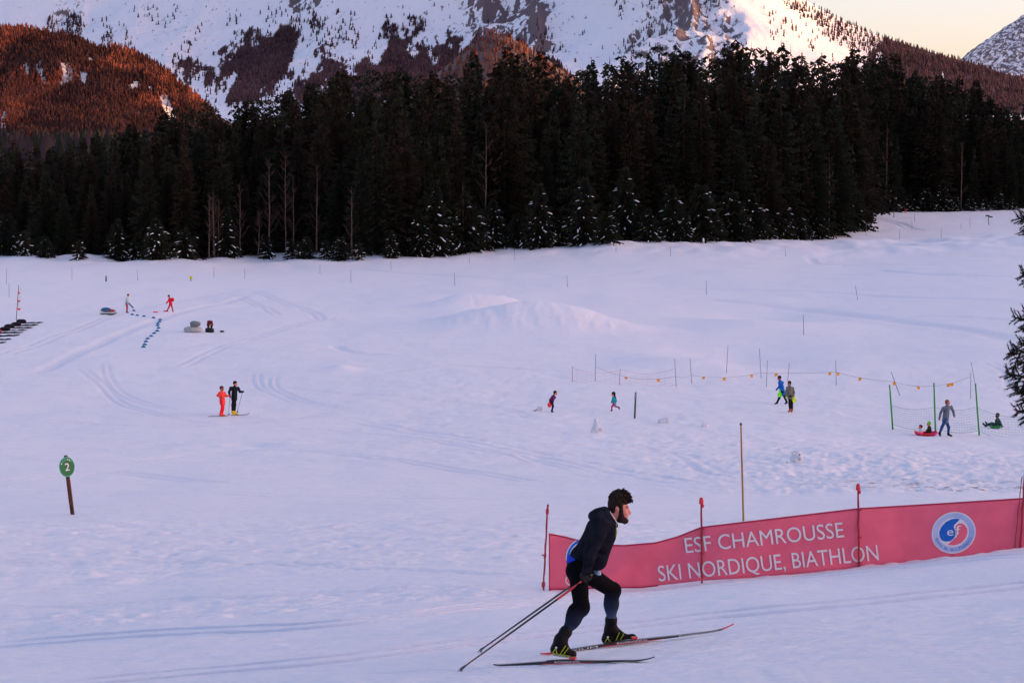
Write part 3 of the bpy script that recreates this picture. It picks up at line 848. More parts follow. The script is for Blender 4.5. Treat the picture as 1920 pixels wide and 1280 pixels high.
def spruce_meshes(seed, h, rad, step=0.5, per=7, snow=0.0, sparse_top=0.0, bare=0.05, mat='needle', quads=9):
    """trunk, crown and (when snow > 0) snow-load meshes of a spruce of height h standing at the origin"""
    rnd = random.Random(seed)
    tb = MB()
    n = 7
    tb.tube([(rnd.uniform(-.06, .06) * (i > 0), rnd.uniform(-.06, .06) * (i > 0), -0.6 + (h + 0.6) * i / n) for i in range(n + 1)],
            [max(0.012, 0.0125 * h * (1 - i / n) ** 0.9) for i in range(n + 1)], 7)
    trunk = mesh_from('trunk', tb.v, tb.f, [MAT['bark']], None, True)
    V = []; F = []; SV = MB()
    z = h * bare
    lop = rnd.uniform(0, 6.28)
    while z < h * 0.985:
        t = z / h
        prof = (1 - t) ** 0.72 * (0.6 + 0.4 * min(1, t / 0.12)) + 0.03
        nb = max(4, int(per * (0.55 + 0.6 * (1 - t))))
        a0 = rnd.uniform(0, 6.28)
        for b in range(nb):
            if t > 0.75 and rnd.random() < sparse_top * 0.55: continue
            if rnd.random() < 0.10: continue
            az = a0 + 2 * math.pi * b / nb + rnd.uniform(-.3, .3)
            L = rad * prof * rnd.uniform(0.6, 1.2) * (1 + 0.16 * math.cos(az - lop))
            droop = (0.12 + 0.55 * (1 - t)) * rnd.uniform(0.7, 1.25)
            rise = 0.35 * t
            dx, dy = math.cos(az), math.sin(az)
            zz = z + rnd.uniform(-.25, .25)
            def P(s):      # point on the bough
                return (dx * L * s, dy * L * s, zz + L * (rise * s - droop * s * s + 0.22 * s ** 4))
            k = max(4, int(quads * (0.5 + 0.6 * L / rad)))
            for i in range(k):
                s = 0.12 + 0.88 * (i + rnd.random() * 0.8) / k
                p = P(min(s, 1.0)); side = 1 if i % 2 else -1
                lw = (0.2 + 0.24 * (1 - s)) * (0.5 + 0.5 * L / max(rad, .1)) * rad * 0.5 * rnd.uniform(0.7, 1.3) + 0.08
                fa = az + side * rnd.uniform(0.5, 1.15)
                ex, ey = math.cos(fa) * lw, math.sin(fa) * lw
                hang = -lw * rnd.uniform(0.25, 0.95)
                wd = lw * rnd.uniform(0.26, 0.46)
                q = len(V)
                V += [(p[0] - dx * wd * .5, p[1] - dy * wd * .5, p[2]), (p[0] + dx * wd * .6, p[1] + dy * wd * .6, p[2] + 0.02),
                      (p[0] + ex + dx * wd * .3, p[1] + ey + dy * wd * .3, p[2] + hang), (p[0] + ex * .75 - dx * wd * .3, p[1] + ey * .75 - dy * wd * .3, p[2] + hang - wd * 0.5)]
                F.append((q, q + 1, q + 2, q + 3))
            # spine and tip
            p0 = P(0.05); p1 = P(0.6); p2 = P(1.06)
            w = 0.035 + 0.02 * L
            q = len(V)
            V += [(p0[0] - dy * w, p0[1] + dx * w, p0[2]), (p0[0] + dy * w, p0[1] - dx * w, p0[2]), (p1[0] + dy * w * 2, p1[1] - dx * w * 2, p1[2] - w), (p1[0] - dy * w * 2, p1[1] + dx * w * 2, p1[2] - w), p2]
            F += [(q, q + 1, q + 2, q + 3), (q + 3, q + 2, q + 4)]
            if snow > 0 and t < 0.8 and rnd.random() < snow * (1.15 - t):
                for _ in range(rnd.choice((1, 1, 2))):
                    s = rnd.uniform(0.45, 0.98); p = P(s); ln = min(0.40, (0.10 + 0.42 * rnd.random() ** 2) * (0.5 + 0.5 * L / rad) * 1.4)
                    rot = Matrix.Rotation(az + rnd.uniform(-.5, .5), 3, 'Z') @ Matrix.Rotation(max(-.3, min(.75, math.atan(2 * droop * s - rise) * 0.8)), 3, 'Y')
                    SV.blob((p[0], p[1], p[2] + 0.05), (ln * 1.35, ln * rnd.uniform(.2, .4), 0.05 + ln * 0.10), 0, 6, 3, rot, 0.6, rnd)
        z += step * (0.75 + 0.5 * rnd.random()) * (0.55 + 0.5 * (1 - t))
    # leader
    q = len(V)
    V += [(-.05, 0, h * .95), (.05, 0, h * .95), (0, 0, h * 1.01), (0, -.05, h * .95), (0, .05, h * .95)]
    F += [(q, q + 1, q + 2), (q + 3, q + 4, q + 2)]
    crown = mesh_from('crown', V, F, [MAT[mat]], None, False)
    sm = mesh_from('snow_load', SV.v, SV.f, [MAT['treesnow']], None, True) if SV.v else None
    return trunk, crown, sm

SPRUCE = []      # (height, trunk, crown, snow)
for i, (h, r, sp, mt) in enumerate([(24, 4.0, 0.3, 'needle'), (26, 3.6, 0.8, 'needle'), (22, 4.2, 0.2, 'needle2'), (25, 3.4, 1.0, 'needle'), (20, 3.8, 0.4, 'needle'), (27, 4.2, 0.6, 'needle2'), (23, 3.3, 0.9, 'needle2')]):
    SPRUCE.append((h,) + spruce_meshes(100 + i, h, r, 0.52, 8, 0.0, sp, 0.05, mt, 13))
SNOWY = []
for i, (h, r, sn) in enumerate([(9, 4.2, 0.5), (7, 3.8, 0.6), (11, 4.0, 0.36), (8, 4.2, 0.3), (5, 2.8, 0.5)]):
    SNOWY.append((h,) + spruce_meshes(200 + i, h, r, 0.38, 9, sn, 0.2, 0.02, 'needle', 10))

def plant(proto, x, y, z, height, wscale, rz, name, label, group, cat='tree'):
    h0, trunk, crown, sm = proto
    e = empty(name, (x, y, z), label, cat, group)
    s = height / h0
    e.scale = (s * wscale, s * wscale, s); e.rotation_euler = (0, 0, rz)
    add_obj('trunk', trunk, e); add_obj('crown', crown, e)
    if sm: tag(add_obj('snow_load', sm, e), kind='stuff')
    return e

SKYLINE = [(-200, 290), (0, 268), (60, 256), (110, 275), (150, 262), (200, 242), (265, 226), (330, 195), (362, 186), (430, 190), (500, 172), (560, 166), (630, 138), (720, 116), (760, 132), (800, 128), (880, 112), (1000, 88), (1050, 118),
           (1100, 124), (1170, 92), (1200, 84), (1270, 76), (1330, 88), (1420, 72), (1480, 88), (1570, 104), (1640, 92), (1690, 122), (1740, 134), (1800, 150), (1860, 176), (1920, 190), (2150, 215)]
EDGE = [(-200, 300), (0, 300), (120, 292), (330, 290), (560, 296), (700, 286), (840, 293), (960, 303), (1060, 303), (1200, 313), (1420, 318), (1560, 333), (1600, 352), (1622, 425), (1700, 436), (1920, 440), (2150, 450)]
def ip(tab, px):
    return np.interp(px, [a for a, b in tab], [b for a, b in tab])

rt = random.Random(42)
ORD = ['first', 'second', 'third', 'fourth', 'fifth', 'sixth', 'seventh', 'eighth', 'ninth', 'tenth', 'eleventh', 'twelfth', 'thirteenth', 'fourteenth', 'fifteenth', 'sixteenth', 'seventeenth', 'eighteenth', 'nineteenth', 'twentieth']
TENS = {2: 'twenty', 3: 'thirty', 4: 'forty', 5: 'fifty', 6: 'sixty', 7: 'seventy', 8: 'eighty', 9: 'ninety'}
def ordinal(i):
    if i < 20: return ORD[i]
    t, u = divmod(i + 1, 10)
    if u == 0: return TENS[t][:-1] + 'ieth'
    return TENS[t] + '-' + ORD[u - 1]

spots = []       # px, depth, row
front = []
back = []
placed = 0
for row in range(6):
    px = -30.0 + rt.uniform(0, 20)
    while px < 1950:
        ed = ip(EDGE, px)
        d = ed + 3 + row * 8.5 + rt.uniform(-2.5, 3)
        sc_px = FPX / d
        spots.append((px, d, row))
        px += sc_px * (2.65 + 0.5 * row) * rt.uniform(0.7, 1.3)
rows = {r: [s for s in spots if s[2] == r] for r in range(6)}
n_front = 0
for px, d, row in spots:
    ed = ip(EDGE, px)
    x = (px - 960) / FPX * d; z = gz(x, d) - 0.1
    top_py = ip(SKYLINE, px)
    full = pix(px, top_py, d).z - z
    k = {0: rt.uniform(0.5, 0.88), 1: rt.uniform(0.68, 0.96), 2: rt.uniform(0.78, 1.0), 3: rt.uniform(0.8, 1.03), 4: rt.uniform(0.8, 1.06), 5: rt.uniform(0.78, 1.06)}[row]
    hh = full * k
    pr = SPRUCE[rt.randrange(len(SPRUCE))]
    lab = ('tall dark spruce in the front rank of the forest, %s from the left' % ordinal(n_front)) if row == 0 else 'dark spruce inside the dense forest, its crown merging with its neighbours'
    grp = 'spruces in the front rank of the forest' if row == 0 else 'spruces in the depth of the forest'
    if row == 0: n_front += 1
    plant(pr, x, d, z, hh, rt.uniform(0.85, 1.4) * (0.75 + 0.25 * min(1, 24 / max(hh, 1))) * (1.0 if hh > 14 else 1.25), rt.uniform(0, 6.28), 'spruce_tree', lab, grp)
    placed += 1
print('individual spruces', placed)

# the rest of the wood behind, one mass
def deep_forest():
    rs = np.random.RandomState(9)
    h0, trunk, crown, _ = SPRUCE[4]
    lite = []
    for i in range(3):
        _, c, _ = spruce_meshes(300 + i, 22, 5.0, 1.9, 6, 0, 0.4, 0.04, 'needle', 5)
        v = np.empty(len(c.vertices) * 3, np.float32); c.vertices.foreach_get('co', v)
        lite.append((v.reshape(-1, 3), [tuple(p.vertices) for p in c.polygons]))
    V = []; F = []
    base = 0
    n = 0
    for row in range(6):
        px = -380.0
        while px < 2300:
            outside = px < -40 or px > 1965
            ed = ip(EDGE, px)
            d = ed + 55 + row * 14 + rs.uniform(-5, 5)
            if outside: d = ed + 4 + row * 9 + rs.uniform(-4, 4)
            x = (px - 960) / FPX * d; z = float(base_z(np.array([x]), np.array([d]))[0])
            full = pix(px, ip(SKYLINE, px), d).z - z
            hh = full * rs.uniform(0.85, 1.0)
            v, f = lite[rs.randint(3)]
            s = hh / 22; a = rs.uniform(0, 6.28); w = s * rs.uniform(1.0, 1.35)
            q = np.stack([(v[:, 0] * math.cos(a) - v[:, 1] * math.sin(a)) * w + x, (v[:, 0] * math.sin(a) + v[:, 1] * math.cos(a)) * w + d, v[:, 2] * s + z], -1)
            V.append(q); F += [tuple(i + base for i in t) for t in f]; base += len(q); n += 1
            px += FPX / d * (4.4 if not outside else 5.0) * rs.uniform(0.7, 1.3)
    me = mesh_from('background_forest', np.vstack(V), F, [MAT['needle']], None, False)
    tag(add_obj('background_forest', me), 'dark mass of conifers filling the depth of the forest', 'forest', kind='stuff')
    print('mass trees', n, len(F))
deep_forest()

# wooded valley floor between the forest edge and the hills, seen only through gaps
n = 3600
yy = np.exp(rs.uniform(math.log(520), math.log(2900), n)); xx = rs.uniform(-.36, .36, n) * yy
Hh = rs.uniform(14, 21, n)
small_trees('valley_forest', np.stack([xx, yy, base_z(xx, yy) - 0.5], -1), Hh, Hh * rs.uniform(.4, .6, n), [MAT['needle'], MAT['farwood2']], 'dark woods on the valley floor behind the spruces', 'forest', 8, rs.randint(0, 2, n))

# snow-dusted young spruces along the forest edge: px, base py, top py
SN_LIST = [(12, 478, 395, 3), (45, 480, 430, 4), (222, 486, 408, 2), (292, 487, 408, 0), (345, 470, 425, 4), (425, 480, 385, 2), (500, 484, 440, 4), (575, 485, 440, 3), (610, 486, 448, 4), (672, 487, 452, 4),
                                  (785, 476, 390, 2), (815, 470, 335, 2), (872, 472, 360, 1), (925, 464, 372, 0), (1012, 464, 342, 2), (1095, 458, 330, 2), (1172, 450, 312, 2), (1258, 452, 345, 2), (1312, 452, 340, 3), (1372, 452, 355, 3),
                                  (1408, 448, 362, 0), (1468, 444, 372, 0), (1535, 441, 398, 1), (1572, 441, 402, 1), (1596, 428, 345, 3), (1612, 420, 395, 4), (1668, 394, 345, 1), (1700, 393, 362, 4), (1764, 396, 338, 2), (1818, 396, 366, 1), (1845, 397, 370, 4), (1895, 398, 368, 1),
                                  (85, 483, 440, 3), (150, 486, 446, 4), (252, 487, 448, 4), (545, 485, 446, 4), (640, 487, 440, 3), (735, 484, 430, 2), (850, 471, 405, 3), (900, 468, 410, 1), (968, 464, 398, 3), (1050, 462, 400, 0), (1135, 456, 392, 3), (1215, 452, 388, 1), (1285, 452, 396, 0), (1340, 452, 400, 1), (1440, 447, 400, 1), (1500, 443, 392, 2), (1640, 396, 352, 3), (1735, 396, 350, 3), (1790, 397, 362, 0), (1870, 398, 350, 2)]
SN_LIST.sort()
for i, (px, by, ty, pr) in enumerate(SN_LIST):
    d = float(ip(EDGE, px)) - 3.5
    p = hit(px, by) if by > 400 else None
    if p is not None and abs(p.y - d) < 25: d = min(p.y, d + 2)
    x = (px - 960) / FPX * d; z = gz(x, d)
    hh = pix(px, ty, d).z - z
    plant(SNOWY[pr], x, d, z - 0.15, hh, rt.uniform(0.95, 1.15) * (1.0 if hh < 9 else 0.9), rt.uniform(0, 6.28), 'snowy_spruce_tree',
          'young spruce dusted with snow at the forest edge, %s from the left' % ordinal(i), 'snow-dusted spruces along the forest edge')

# bare birches and dead stems in front of the forest
def bare_tree(px, by, ty, lean=0.0, twigs=1.0, thick=1.0, seed=0, label=''):
    rnd = random.Random(seed)
    d = float(ip(EDGE, px)) - rnd.uniform(0.5, 3.0)
    x = (px - 960) / FPX * d; z = gz(x, d)
    h = pix(px, ty, d).z - z
    e = empty('bare_tree', (x, d, z), label, 'tree', 'bare trees along the forest edge')
    tb = MB(); n = 8
    pts = [Vector((lean * h * (i / n) + rnd.uniform(-.05, .05), rnd.uniform(-.05, .05), -0.3 + (h + 0.3) * i / n)) for i in range(n + 1)]
    tb.tube(pts, [max(0.025, 0.16 * thick * (1 - i / n) ** 0.7) for i in range(n + 1)], 6)
    tb.build('trunk', MAT['barklight'], e)
    cb = MB()
    for k in range(int(34 * twigs)):
        t = rnd.uniform(0.25, 0.98); i = min(n - 1, int(t * n)); p = pts[i].lerp(pts[i + 1], t * n - i)
        a = rnd.uniform(0, 6.28); L = h * 0.16 * (1.15 - t) * rnd.uniform(0.6, 1.3) + 0.4
        q = p + Vector((math.cos(a) * L * .6, math.sin(a) * L * .6, L * .75)); m = p.lerp(q, .5) + Vector((math.cos(a) * L * .08, 0, -L * .05))
        cb.tube([p, m, q], [0.035, 0.025, 0.012], 4, cap=False)
        for _ in range(4):
            s = p.lerp(q, rnd.uniform(.35, 1)); b = a + rnd.uniform(-1.2, 1.2); l2 = L * rnd.uniform(.25, .5)
            cb.tube([s, s + Vector((math.cos(b) * l2 * .7, math.sin(b) * l2 * .7, l2 * .6))], [0.018, 0.008], 3, cap=False)
    tag(cb.build('branches', MAT['twig'], e), kind='stuff')
BT = [(392, 484, 360, .02, .6, .8), (402, 485, 356, -.01, .8, 1), (409, 484, 372, .03, .6, .8), (451, 478, 345, 0, .8, .7), (505, 476, 296, .01, 1, 1), (536, 470, 280, 0, .8, .9), (551, 474, 330, 0, .4, .7), (594, 486, 312, .01, .5, 1.0), (660, 487, 350, 0, .35, 1.0), (484, 478, 400, .05, .9, .6),
      (868, 462, 340, 0, .3, .7), (910, 458, 230, .01, .4, .9), (1553, 440, 290, 0, .25, 1.0), (1603, 398, 262, -.02, 1.2, 1.1), (1800, 396, 262, 0, .3, 1.0), (55, 480, 410, .05, .6, .6), (1660, 394, 225, 0, .3, .9)]
for i, b in enumerate(BT):
    bare_tree(*b[:3], lean=b[3], twigs=b[4], thick=b[5], seed=500 + i, label='slender bare pale-stemmed tree before the dark forest, %s from the left' % ordinal(sorted(t[0] for t in BT).index(b[0])))

# near spruce just outside the right edge: its boughs reach into the picture
def near_spruce():
    rnd = random.Random(77)
    D = 13.0; s = D / FPX
    base = Vector(((2330 - 960) * s, D, 0)); base.z = gz(base.x, base.y)
    e = empty('near_spruce_tree', base, 'dark spruce boughs reaching in at the right edge of the picture', 'tree')
    tb = MB(); tb.tube([(0, 0, -0.4), (0.02, 0, 3), (-.02, 0.03, 7), (0, 0, 11)], [0.2, 0.16, 0.1, 0.02], 10)
    tb.build('trunk', MAT['bark'], e)
    V = []; F = []
    def needles(a, b, r):
        # a shoot: needles set all round a short axis
        ax = (b - a); L = ax.length; ax = ax.normalized()
        u = ax.cross(Vector((0.3, 0.2, 1))).normalized(); w = ax.cross(u)
        n = int(L / 0.0024)
        for i in range(n):
            t = i / n; q = a + ax * (L * t); th = rnd.uniform(0, 6.28)
            o = (u * math.cos(th) + w * math.sin(th)); tip = q + o * r * rnd.uniform(.7, 1.1) + ax * r * rnd.uniform(.6, 1.2)
            sd = ax.cross(o) * 0.0032
            k = len(V); V.extend([q - sd, q + sd, tip]); F.append((k, k + 1, k + 2))
    wood = MB()
    def shoot(a, b, r=0.018):
        wood.tube([a, b], [0.004, 0.002], 4, cap=False); needles(a, b + (b - a).normalized() * 0.012, r)
    def spray(p, dirv, L, lvl):
        q = p + dirv * L
        q.z -= 0.10 * L
        wood.tube([p, q], [0.008 if lvl else 0.014, 0.004], 5, cap=False)
        shoot(p.lerp(q, .3), q)
        n = 5 if lvl else 9
        for i in range(n):
            t = 0.25 + 0.75 * (i + rnd.random() * .5) / n
            a = p.lerp(q, t); side = 1 if i % 2 else -1
            perp = dirv.cross(Vector((0, 1, 0.25))).normalized() * side
            dv = (dirv * 0.75 + perp * rnd.uniform(.5, .95) + Vector((0, rnd.uniform(-.6, .6), -0.2))).normalized()
            l2 = L * rnd.uniform(.28, .5) * (1.15 - t * .55)
            if lvl < 1: spray(a, dv, l2, lvl + 1)
            else: shoot(a, a + dv * max(l2, .05))
    TIPS = [(1910, 408, .9), (1918, 510, .7), (1910, 592, .9), (1892, 655, 1.1), (1920, 640, .8), (1894, 702, 1.0), (1908, 732, 1), (1914, 766, 0.7), (1930, 610, 1), (1934, 700, 1), (1945, 400, 1), (1936, 665, 1), (1938, 745, 1), (1922, 676, 0.9)]
    for px, py, sc_ in TIPS:
        px += 7
        dep = D + rnd.uniform(-.5, .5)
        tip = pix(px, py, dep)
        root = Vector((base.x, base.y, tip.z + 0.15 + rnd.uniform(-.05, .2)))
        dv = (tip - root).normalized()
        Ls = 0.34 * sc_
        st = tip - dv * Ls
        mid = root.lerp(st, .5) + Vector((0, 0, 0.06))
        wood.tube([root, mid, st], [0.03, 0.02, 0.012], 6, cap=False)
        spray(st, dv, Ls, 0)
        for k in range(4):     # foliage further in along the bough
            a = root.lerp(st, 0.3 + 0.13 * k)
            a2 = a
            dvv = (dv + Vector((0, rnd.uniform(-.8, .8), rnd.uniform(-.6, .3)))).normalized()
            spray(a2, dvv, 0.3, 1)
    for k in range(90):        # the rest of the tree, out of the picture
        z = 0.8 + 9.5 * rnd.random(); a = rnd.uniform(-1.3, 1.3); L = 1.9 * (1 - z / 11.5)
        p = Vector((base.x, base.y, base.z + z)); dv = Vector((math.cos(a), math.sin(a), -.2))
        wood.tube([p, p + dv * L], [0.02, 0.006], 4, cap=False)
        for i in range(3): spray(p + dv * L * (.4 + .2 * i), (dv + Vector((0, rnd.uniform(-.7, .7), 0))).normalized(), 0.3, 1)
    lb = base
    me = mesh_from('needles', [v - lb for v in V], F, [MAT['needle']], None, False); o = add_obj('needles', me, e); tag(o, kind='stuff')
    wo = MB(); wo.v = [Vector(v) - lb for v in wood.v]; wo.f = wood.f; wo.m = wood.m
    wo.build('boughs', MAT['bark'], e)
    print('near spruce', len(F))
near_spruce()
# ------------------------------------------------------------------ figures: smooth-blended bodies
ILL = (0.58, 0.53, 0.765)
def alb(r, g, b, k=1.5):
    """surface colour that shows as the photo colour r,g,b (0-255) in the evening light of the field"""
    c = srgb(r, g, b)
    return tuple(min(0.85, max(0.006, c[i] / (ILL[i] * k))) for i in range(3))

_mats = {}
def cloth(name, rgb, rough=0.85, var=0.18, scale=9.0, bump=0.25, k=1.5):
    key = (name, rgb)
    if key not in _mats: _mats[key] = material(name, alb(*rgb, k=k), rough, var, scale, bump=bump, bump_scale=40, spec=0.15)
    return _mats[key]

class Body:
    def __init__(self): self.p = []
    def cap(self, a, b, r1, r2, mat, part='body', k=0.03, flat=None):
        self.p.append(dict(t='c', a=np.array(a, float), b=np.array(b, float), r1=r1, r2=r2, m=mat, part=part, k=k, flat=flat))
    def ell(self, c, r, mat, part='body', k=0.02, rot=None):
        if not hasattr(r, '__len__'): r = (r, r, r)
        self.p.append(dict(t='e', c=np.array(c, float), r=np.array(r, float), m=mat, part=part, k=k, rot=None if rot is None else np.array(rot)))
    @staticmethod
    def dist(p, X):
        if p['t'] == 'c':
            ab = p['b'] - p['a']; L2 = max(ab @ ab, 1e-9)
            t = np.clip(((X - p['a']) @ ab) / L2, 0, 1)
            q = X - p['a'] - t[..., None] * ab
            if p['flat'] is not None:
                n, f = p['flat']; n = np.array(n, float)
                q = q + n * ((q @ n) * (1 / f - 1))[..., None]
            return np.sqrt((q * q).sum(-1)) - (p['r1'] + (p['r2'] - p['r1']) * t)
        q = X - p['c']
        if p['rot'] is not None: q = q @ p['rot']
        k0 = np.sqrt(((q / p['r']) ** 2).sum(-1)); k1 = np.sqrt(((q / p['r'] ** 2) ** 2).sum(-1))
        return k0 * (k0 - 1) / np.maximum(k1, 1e-6)
    @staticmethod
    def bounds(p):
        if p['t'] == 'c':
            r = max(p['r1'], p['r2']); 
            if p['flat'] is not None: r *= max(1, p['flat'][1])
            return np.minimum(p['a'], p['b']) - r, np.maximum(p['a'], p['b']) + r
        r = p['r'].max(); return p['c'] - r, p['c'] + r
    def mesh(self, part, name, h, origin):
        pr = [p for p in self.p if p['part'] == part]
        if not pr: return None
        lo = np.min([self.bounds(p)[0] for p in pr], 0) - 3 * h - 0.02; hi = np.max([self.bounds(p)[1] for p in pr], 0) + 3 * h + 0.02
        n = np.ceil((hi - lo) / h).astype(int) + 1
        D = np.full(n, 0.5)
        ax = [lo[i] + h * np.arange(n[i]) for i in range(3)]
        for p in pr:
            b0, b1 = self.bounds(p); pad = p['k'] + 2.5 * h
            i0 = np.maximum(((b0 - pad - lo) / h).astype(int), 0); i1 = np.minimum(((b1 + pad - lo) / h).astype(int) + 2, n)
            sl = tuple(slice(i0[i], i1[i]) for i in range(3))
            X = np.stack(np.meshgrid(*[ax[i][sl[i]] for i in range(3)], indexing='ij'), -1)
            d = self.dist(p, X); o = D[sl]; k = p['k']
            hh = np.maximum(k - np.abs(o - d), 0) / max(k, 1e-6)
            D[sl] = np.minimum(o, d) - hh * hh * k * 0.25
        S = D < 0
        nx, ny, nz = n - 1
        acc = np.zeros((nx, ny, nz, 3)); cnt = np.zeros((nx, ny, nz))
        cor = [(i, j, k) for i in (0, 1) for j in (0, 1) for k in (0, 1)]
        for c in cor:
            for a in range(3):
                if c[a]: continue
                e = list(c); e[a] = 1
                A = D[c[0]:c[0] + nx, c[1]:c[1] + ny, c[2]:c[2] + nz]; B = D[e[0]:e[0] + nx, e[1]:e[1] + ny, e[2]:e[2] + nz]
                m = (A < 0) != (B < 0)
                idx = np.nonzero(m)
                t = A[idx] / (A[idx] - B[idx])
                base = np.array(c, float)[None, :].repeat(len(t), 0); base[:, a] += t
                acc[idx] += base; cnt[idx] += 1
        act = cnt > 0
        vid = np.full((nx, ny, nz), -1); vid[act] = np.arange(act.sum())
        cells = np.stack(np.nonzero(act), -1)
        V = lo + h * (cells + acc[act] / cnt[act][:, None])
        Q = []
        for a in range(3):
            b, c = (a + 1) % 3, (a + 2) % 3
            sl0 = [slice(1, nx), slice(1, ny), slice(1, nz)]; sl0[a] = slice(0, [nx, ny, nz][a])
            A = S[tuple(sl0)]
            sl1 = list(sl0); sl1[a] = slice(1, [nx, ny, nz][a] + 1)
            Bs = S[tuple(sl1)]
            ii = np.stack(np.nonzero(A != Bs), -1)
            if len(ii) == 0: continue
            flip = A[tuple(ii.T)]
            off = np.ones(3, int); off[a] = 0
            g = ii + off
            def vv(db, dc):
                q = g.copy(); q[:, b] -= db; q[:, c] -= dc
                return vid[tuple(q.T)]
            quad = np.stack([vv(1, 1), vv(0, 1), vv(0, 0), vv(1, 0)], -1)
            quad[~flip] = quad[~flip][:, ::-1]
            Q.append(quad)
        F = np.vstack(Q)
        F = F[(F >= 0).all(1)]
        fc = V[F].mean(1)
        dd = np.stack([self.dist(p, fc) for p in pr])
        win = dd.argmin(0)
        mats = []; mi = np.zeros(len(F), int)
        for i, p in enumerate(pr):
            if p['m'] not in mats: mats.append(p['m'])
            mi[win == i] = mats.index(p['m'])
        return mesh_from(name, V - np.array(origin), F, mats, mi, True)
    def attach(self, root, parts, h):
        """one child mesh per named part"""
        o = np.array(root.location)
        out = {}
        for part in parts:
            me = self.mesh(part, part, h, o)
            if me: out[part] = add_obj(part, me, root)
        return out

SKIN = (196, 120, 105)
def person(base, J, label, coat, legs, boots, hat=None, hair=None, skin=SKIN, glove=None, size=1.0, group=None, hatless=False, pattern=None, scale_w=1.0, sit=False, coat_low=None, extra=None, face=1.0):
    """J: joints as photo pixels (px, py, metres nearer(-)/farther(+)); base: pixel where the figure meets the snow"""
    g = hit(*base)
    d0 = g.y
    def W(k):
        a = J[k]; p = pix(a[0], a[1], d0 + (a[2] if len(a) > 2 else 0.0)); return np.array(p)
    root = empty('person', g, label, 'person', group or 'people out on the snow')
    b = Body(); s = size
    coatm = cloth('coat_fabric', coat); legm = cloth('trouser_fabric', legs); bootm = cloth('boot_leather', boots); skm = cloth('skin', skin, 0.55, 0.08)
    glm = cloth('glove_fabric', glove or tuple(int(c * .6) for c in coat))
    pel = W('pel'); nk = W('neck'); hd = W('head')
    up = nk - pel; up = up / np.linalg.norm(up)
    depth = np.array([0, 1.0, 0])
    # head, neck, hidden torso, hands, legs: one body
    b.ell(hd, (0.092 * s ** .5, 0.085 * s ** .5, 0.118 * s ** .5), skm)
    fdir = np.array([face, -0.35, -0.12]); fdir /= np.linalg.norm(fdir)
    b.ell(hd + fdir * 0.095 * s ** .5 + np.array([0, 0, -.012]), 0.02, skm, k=.015)
    b.ell(hd + fdir * 0.05 - np.array([0, 0, .06 * s ** .5]), (0.06, 0.055, 0.055), skm)
    for sg in (-1, 1):
        b.ell(hd + np.array([-.012 * face, sg * .085 * s ** .5, -.01]), (.02, .014, .03), skm, k=.01)
    b.cap(nk - up * 0.02, hd - up * 0.05, .055 * s ** .5, .052 * s ** .5, skm)
    b.cap(pel, nk - up * .12, .115 * s, .115 * s, coatm, k=.05)
    for side in 'NF':
        sh, el, ha = W('sh' + side), W('el' + side), W('ha' + side)
        b.cap(sh, el, .045 * s, .04 * s, coatm); b.cap(el, ha, .038 * s, .032 * s, coatm)
        dv = (ha - el) / max(np.linalg.norm(ha - el), 1e-6)
        pv = np.cross(dv, depth); pv = pv / max(np.linalg.norm(pv), 1e-6)
        b.ell(ha + dv * .03 * s, (.042 * s, .042 * s, .042 * s), glm, k=.02)
        for f in range(4):
            o = depth * (f - 1.5) * .021 * s
            b.cap(ha + dv * .05 * s + o, ha + dv * (.088 + .008 * (f in (1, 2))) * s + o - pv * .012 * s, .0115 * s, .0095 * s, glm, k=.008)
        b.cap(ha + dv * .015 * s + pv * .03 * s, ha + dv * .06 * s + pv * .055 * s, .013 * s, .011 * s, glm, k=.01)
        hip = pel + depth * (0.085 * s if side == 'F' else -0.085 * s)
        kn, an, to = W('kn' + side), W('an' + side), W('to' + side)
        w = scale_w
        b.cap(hip, kn, .095 * s * w, .07 * s * w, legm, k=.04); b.cap(kn, an, .07 * s * w, .056 * s * w, legm, k=.03)
        b.cap(an, an - (an - kn) * .12, .062 * s * w, .062 * s * w, bootm, k=.01)
        tv = to - an; tl = np.linalg.norm(tv)
        b.cap(an + np.array([0, 0, -.03 * s]), to, .055 * s, .042 * s, bootm, k=.02)
    b.ell(pel, (.14 * s, .15 * s, .12 * s), legm, k=.05)
    # coat
    cl = pel + up * 0.02
    hem = pel - up * 0.10 * s if not sit else pel
    b.cap(hem, nk - up * .14 * s, .155 * s, .145 * s, coatm, 'jacket', k=.05, flat=((0, 1, 0), 1.12))
    b.cap(W('shN') - up * .03, W('shF') - up * .03, .075 * s, .075 * s, coatm, 'jacket', k=.06)
    b.cap(nk - up * .06, nk + up * .015, .075 * s, .066 * s, coatm, 'jacket', k=.03)
    for side in 'NF':
        sh, el, ha = W('sh' + side), W('el' + side), W('ha' + side)
        b.cap(sh - up * .02, el, .072 * s, .06 * s, coatm, 'jacket', k=.04); b.cap(el, el + (ha - el) * .93, .06 * s, .05 * s, coatm, 'jacket', k=.02)
    if coat_low:
        lowm = cloth('coat_panel', coat_low)
        b.cap(hem + up * .02, hem + up * .22 * s, .16 * s, .158 * s, lowm, 'jacket', k=.02, flat=((0, 1, 0), 1.13))
    if hat:
        hm = cloth('hat_knit', hat)
        b.ell(hd + np.array([-.012 * face, 0, .05 * s ** .5]), (.107 * s ** .5, .1 * s ** .5, .085 * s ** .5), hm, 'hat', k=.02)
        b.ell(hd + np.array([-.05 * face, 0, .0]), (.065, .09, .075), hm, 'hat', k=.03)
    if hair:
        hm = cloth('hair', hair)
        b.ell(hd + np.array([-.02 * face, 0, .04]), (.1, .094, .092), hm, 'hair', k=.02); b.ell(hd + np.array([-.06 * face, 0, -.02]), (.06, .085, .09), hm, 'hair', k=.03)
    if extra: extra(b, W, s, up)
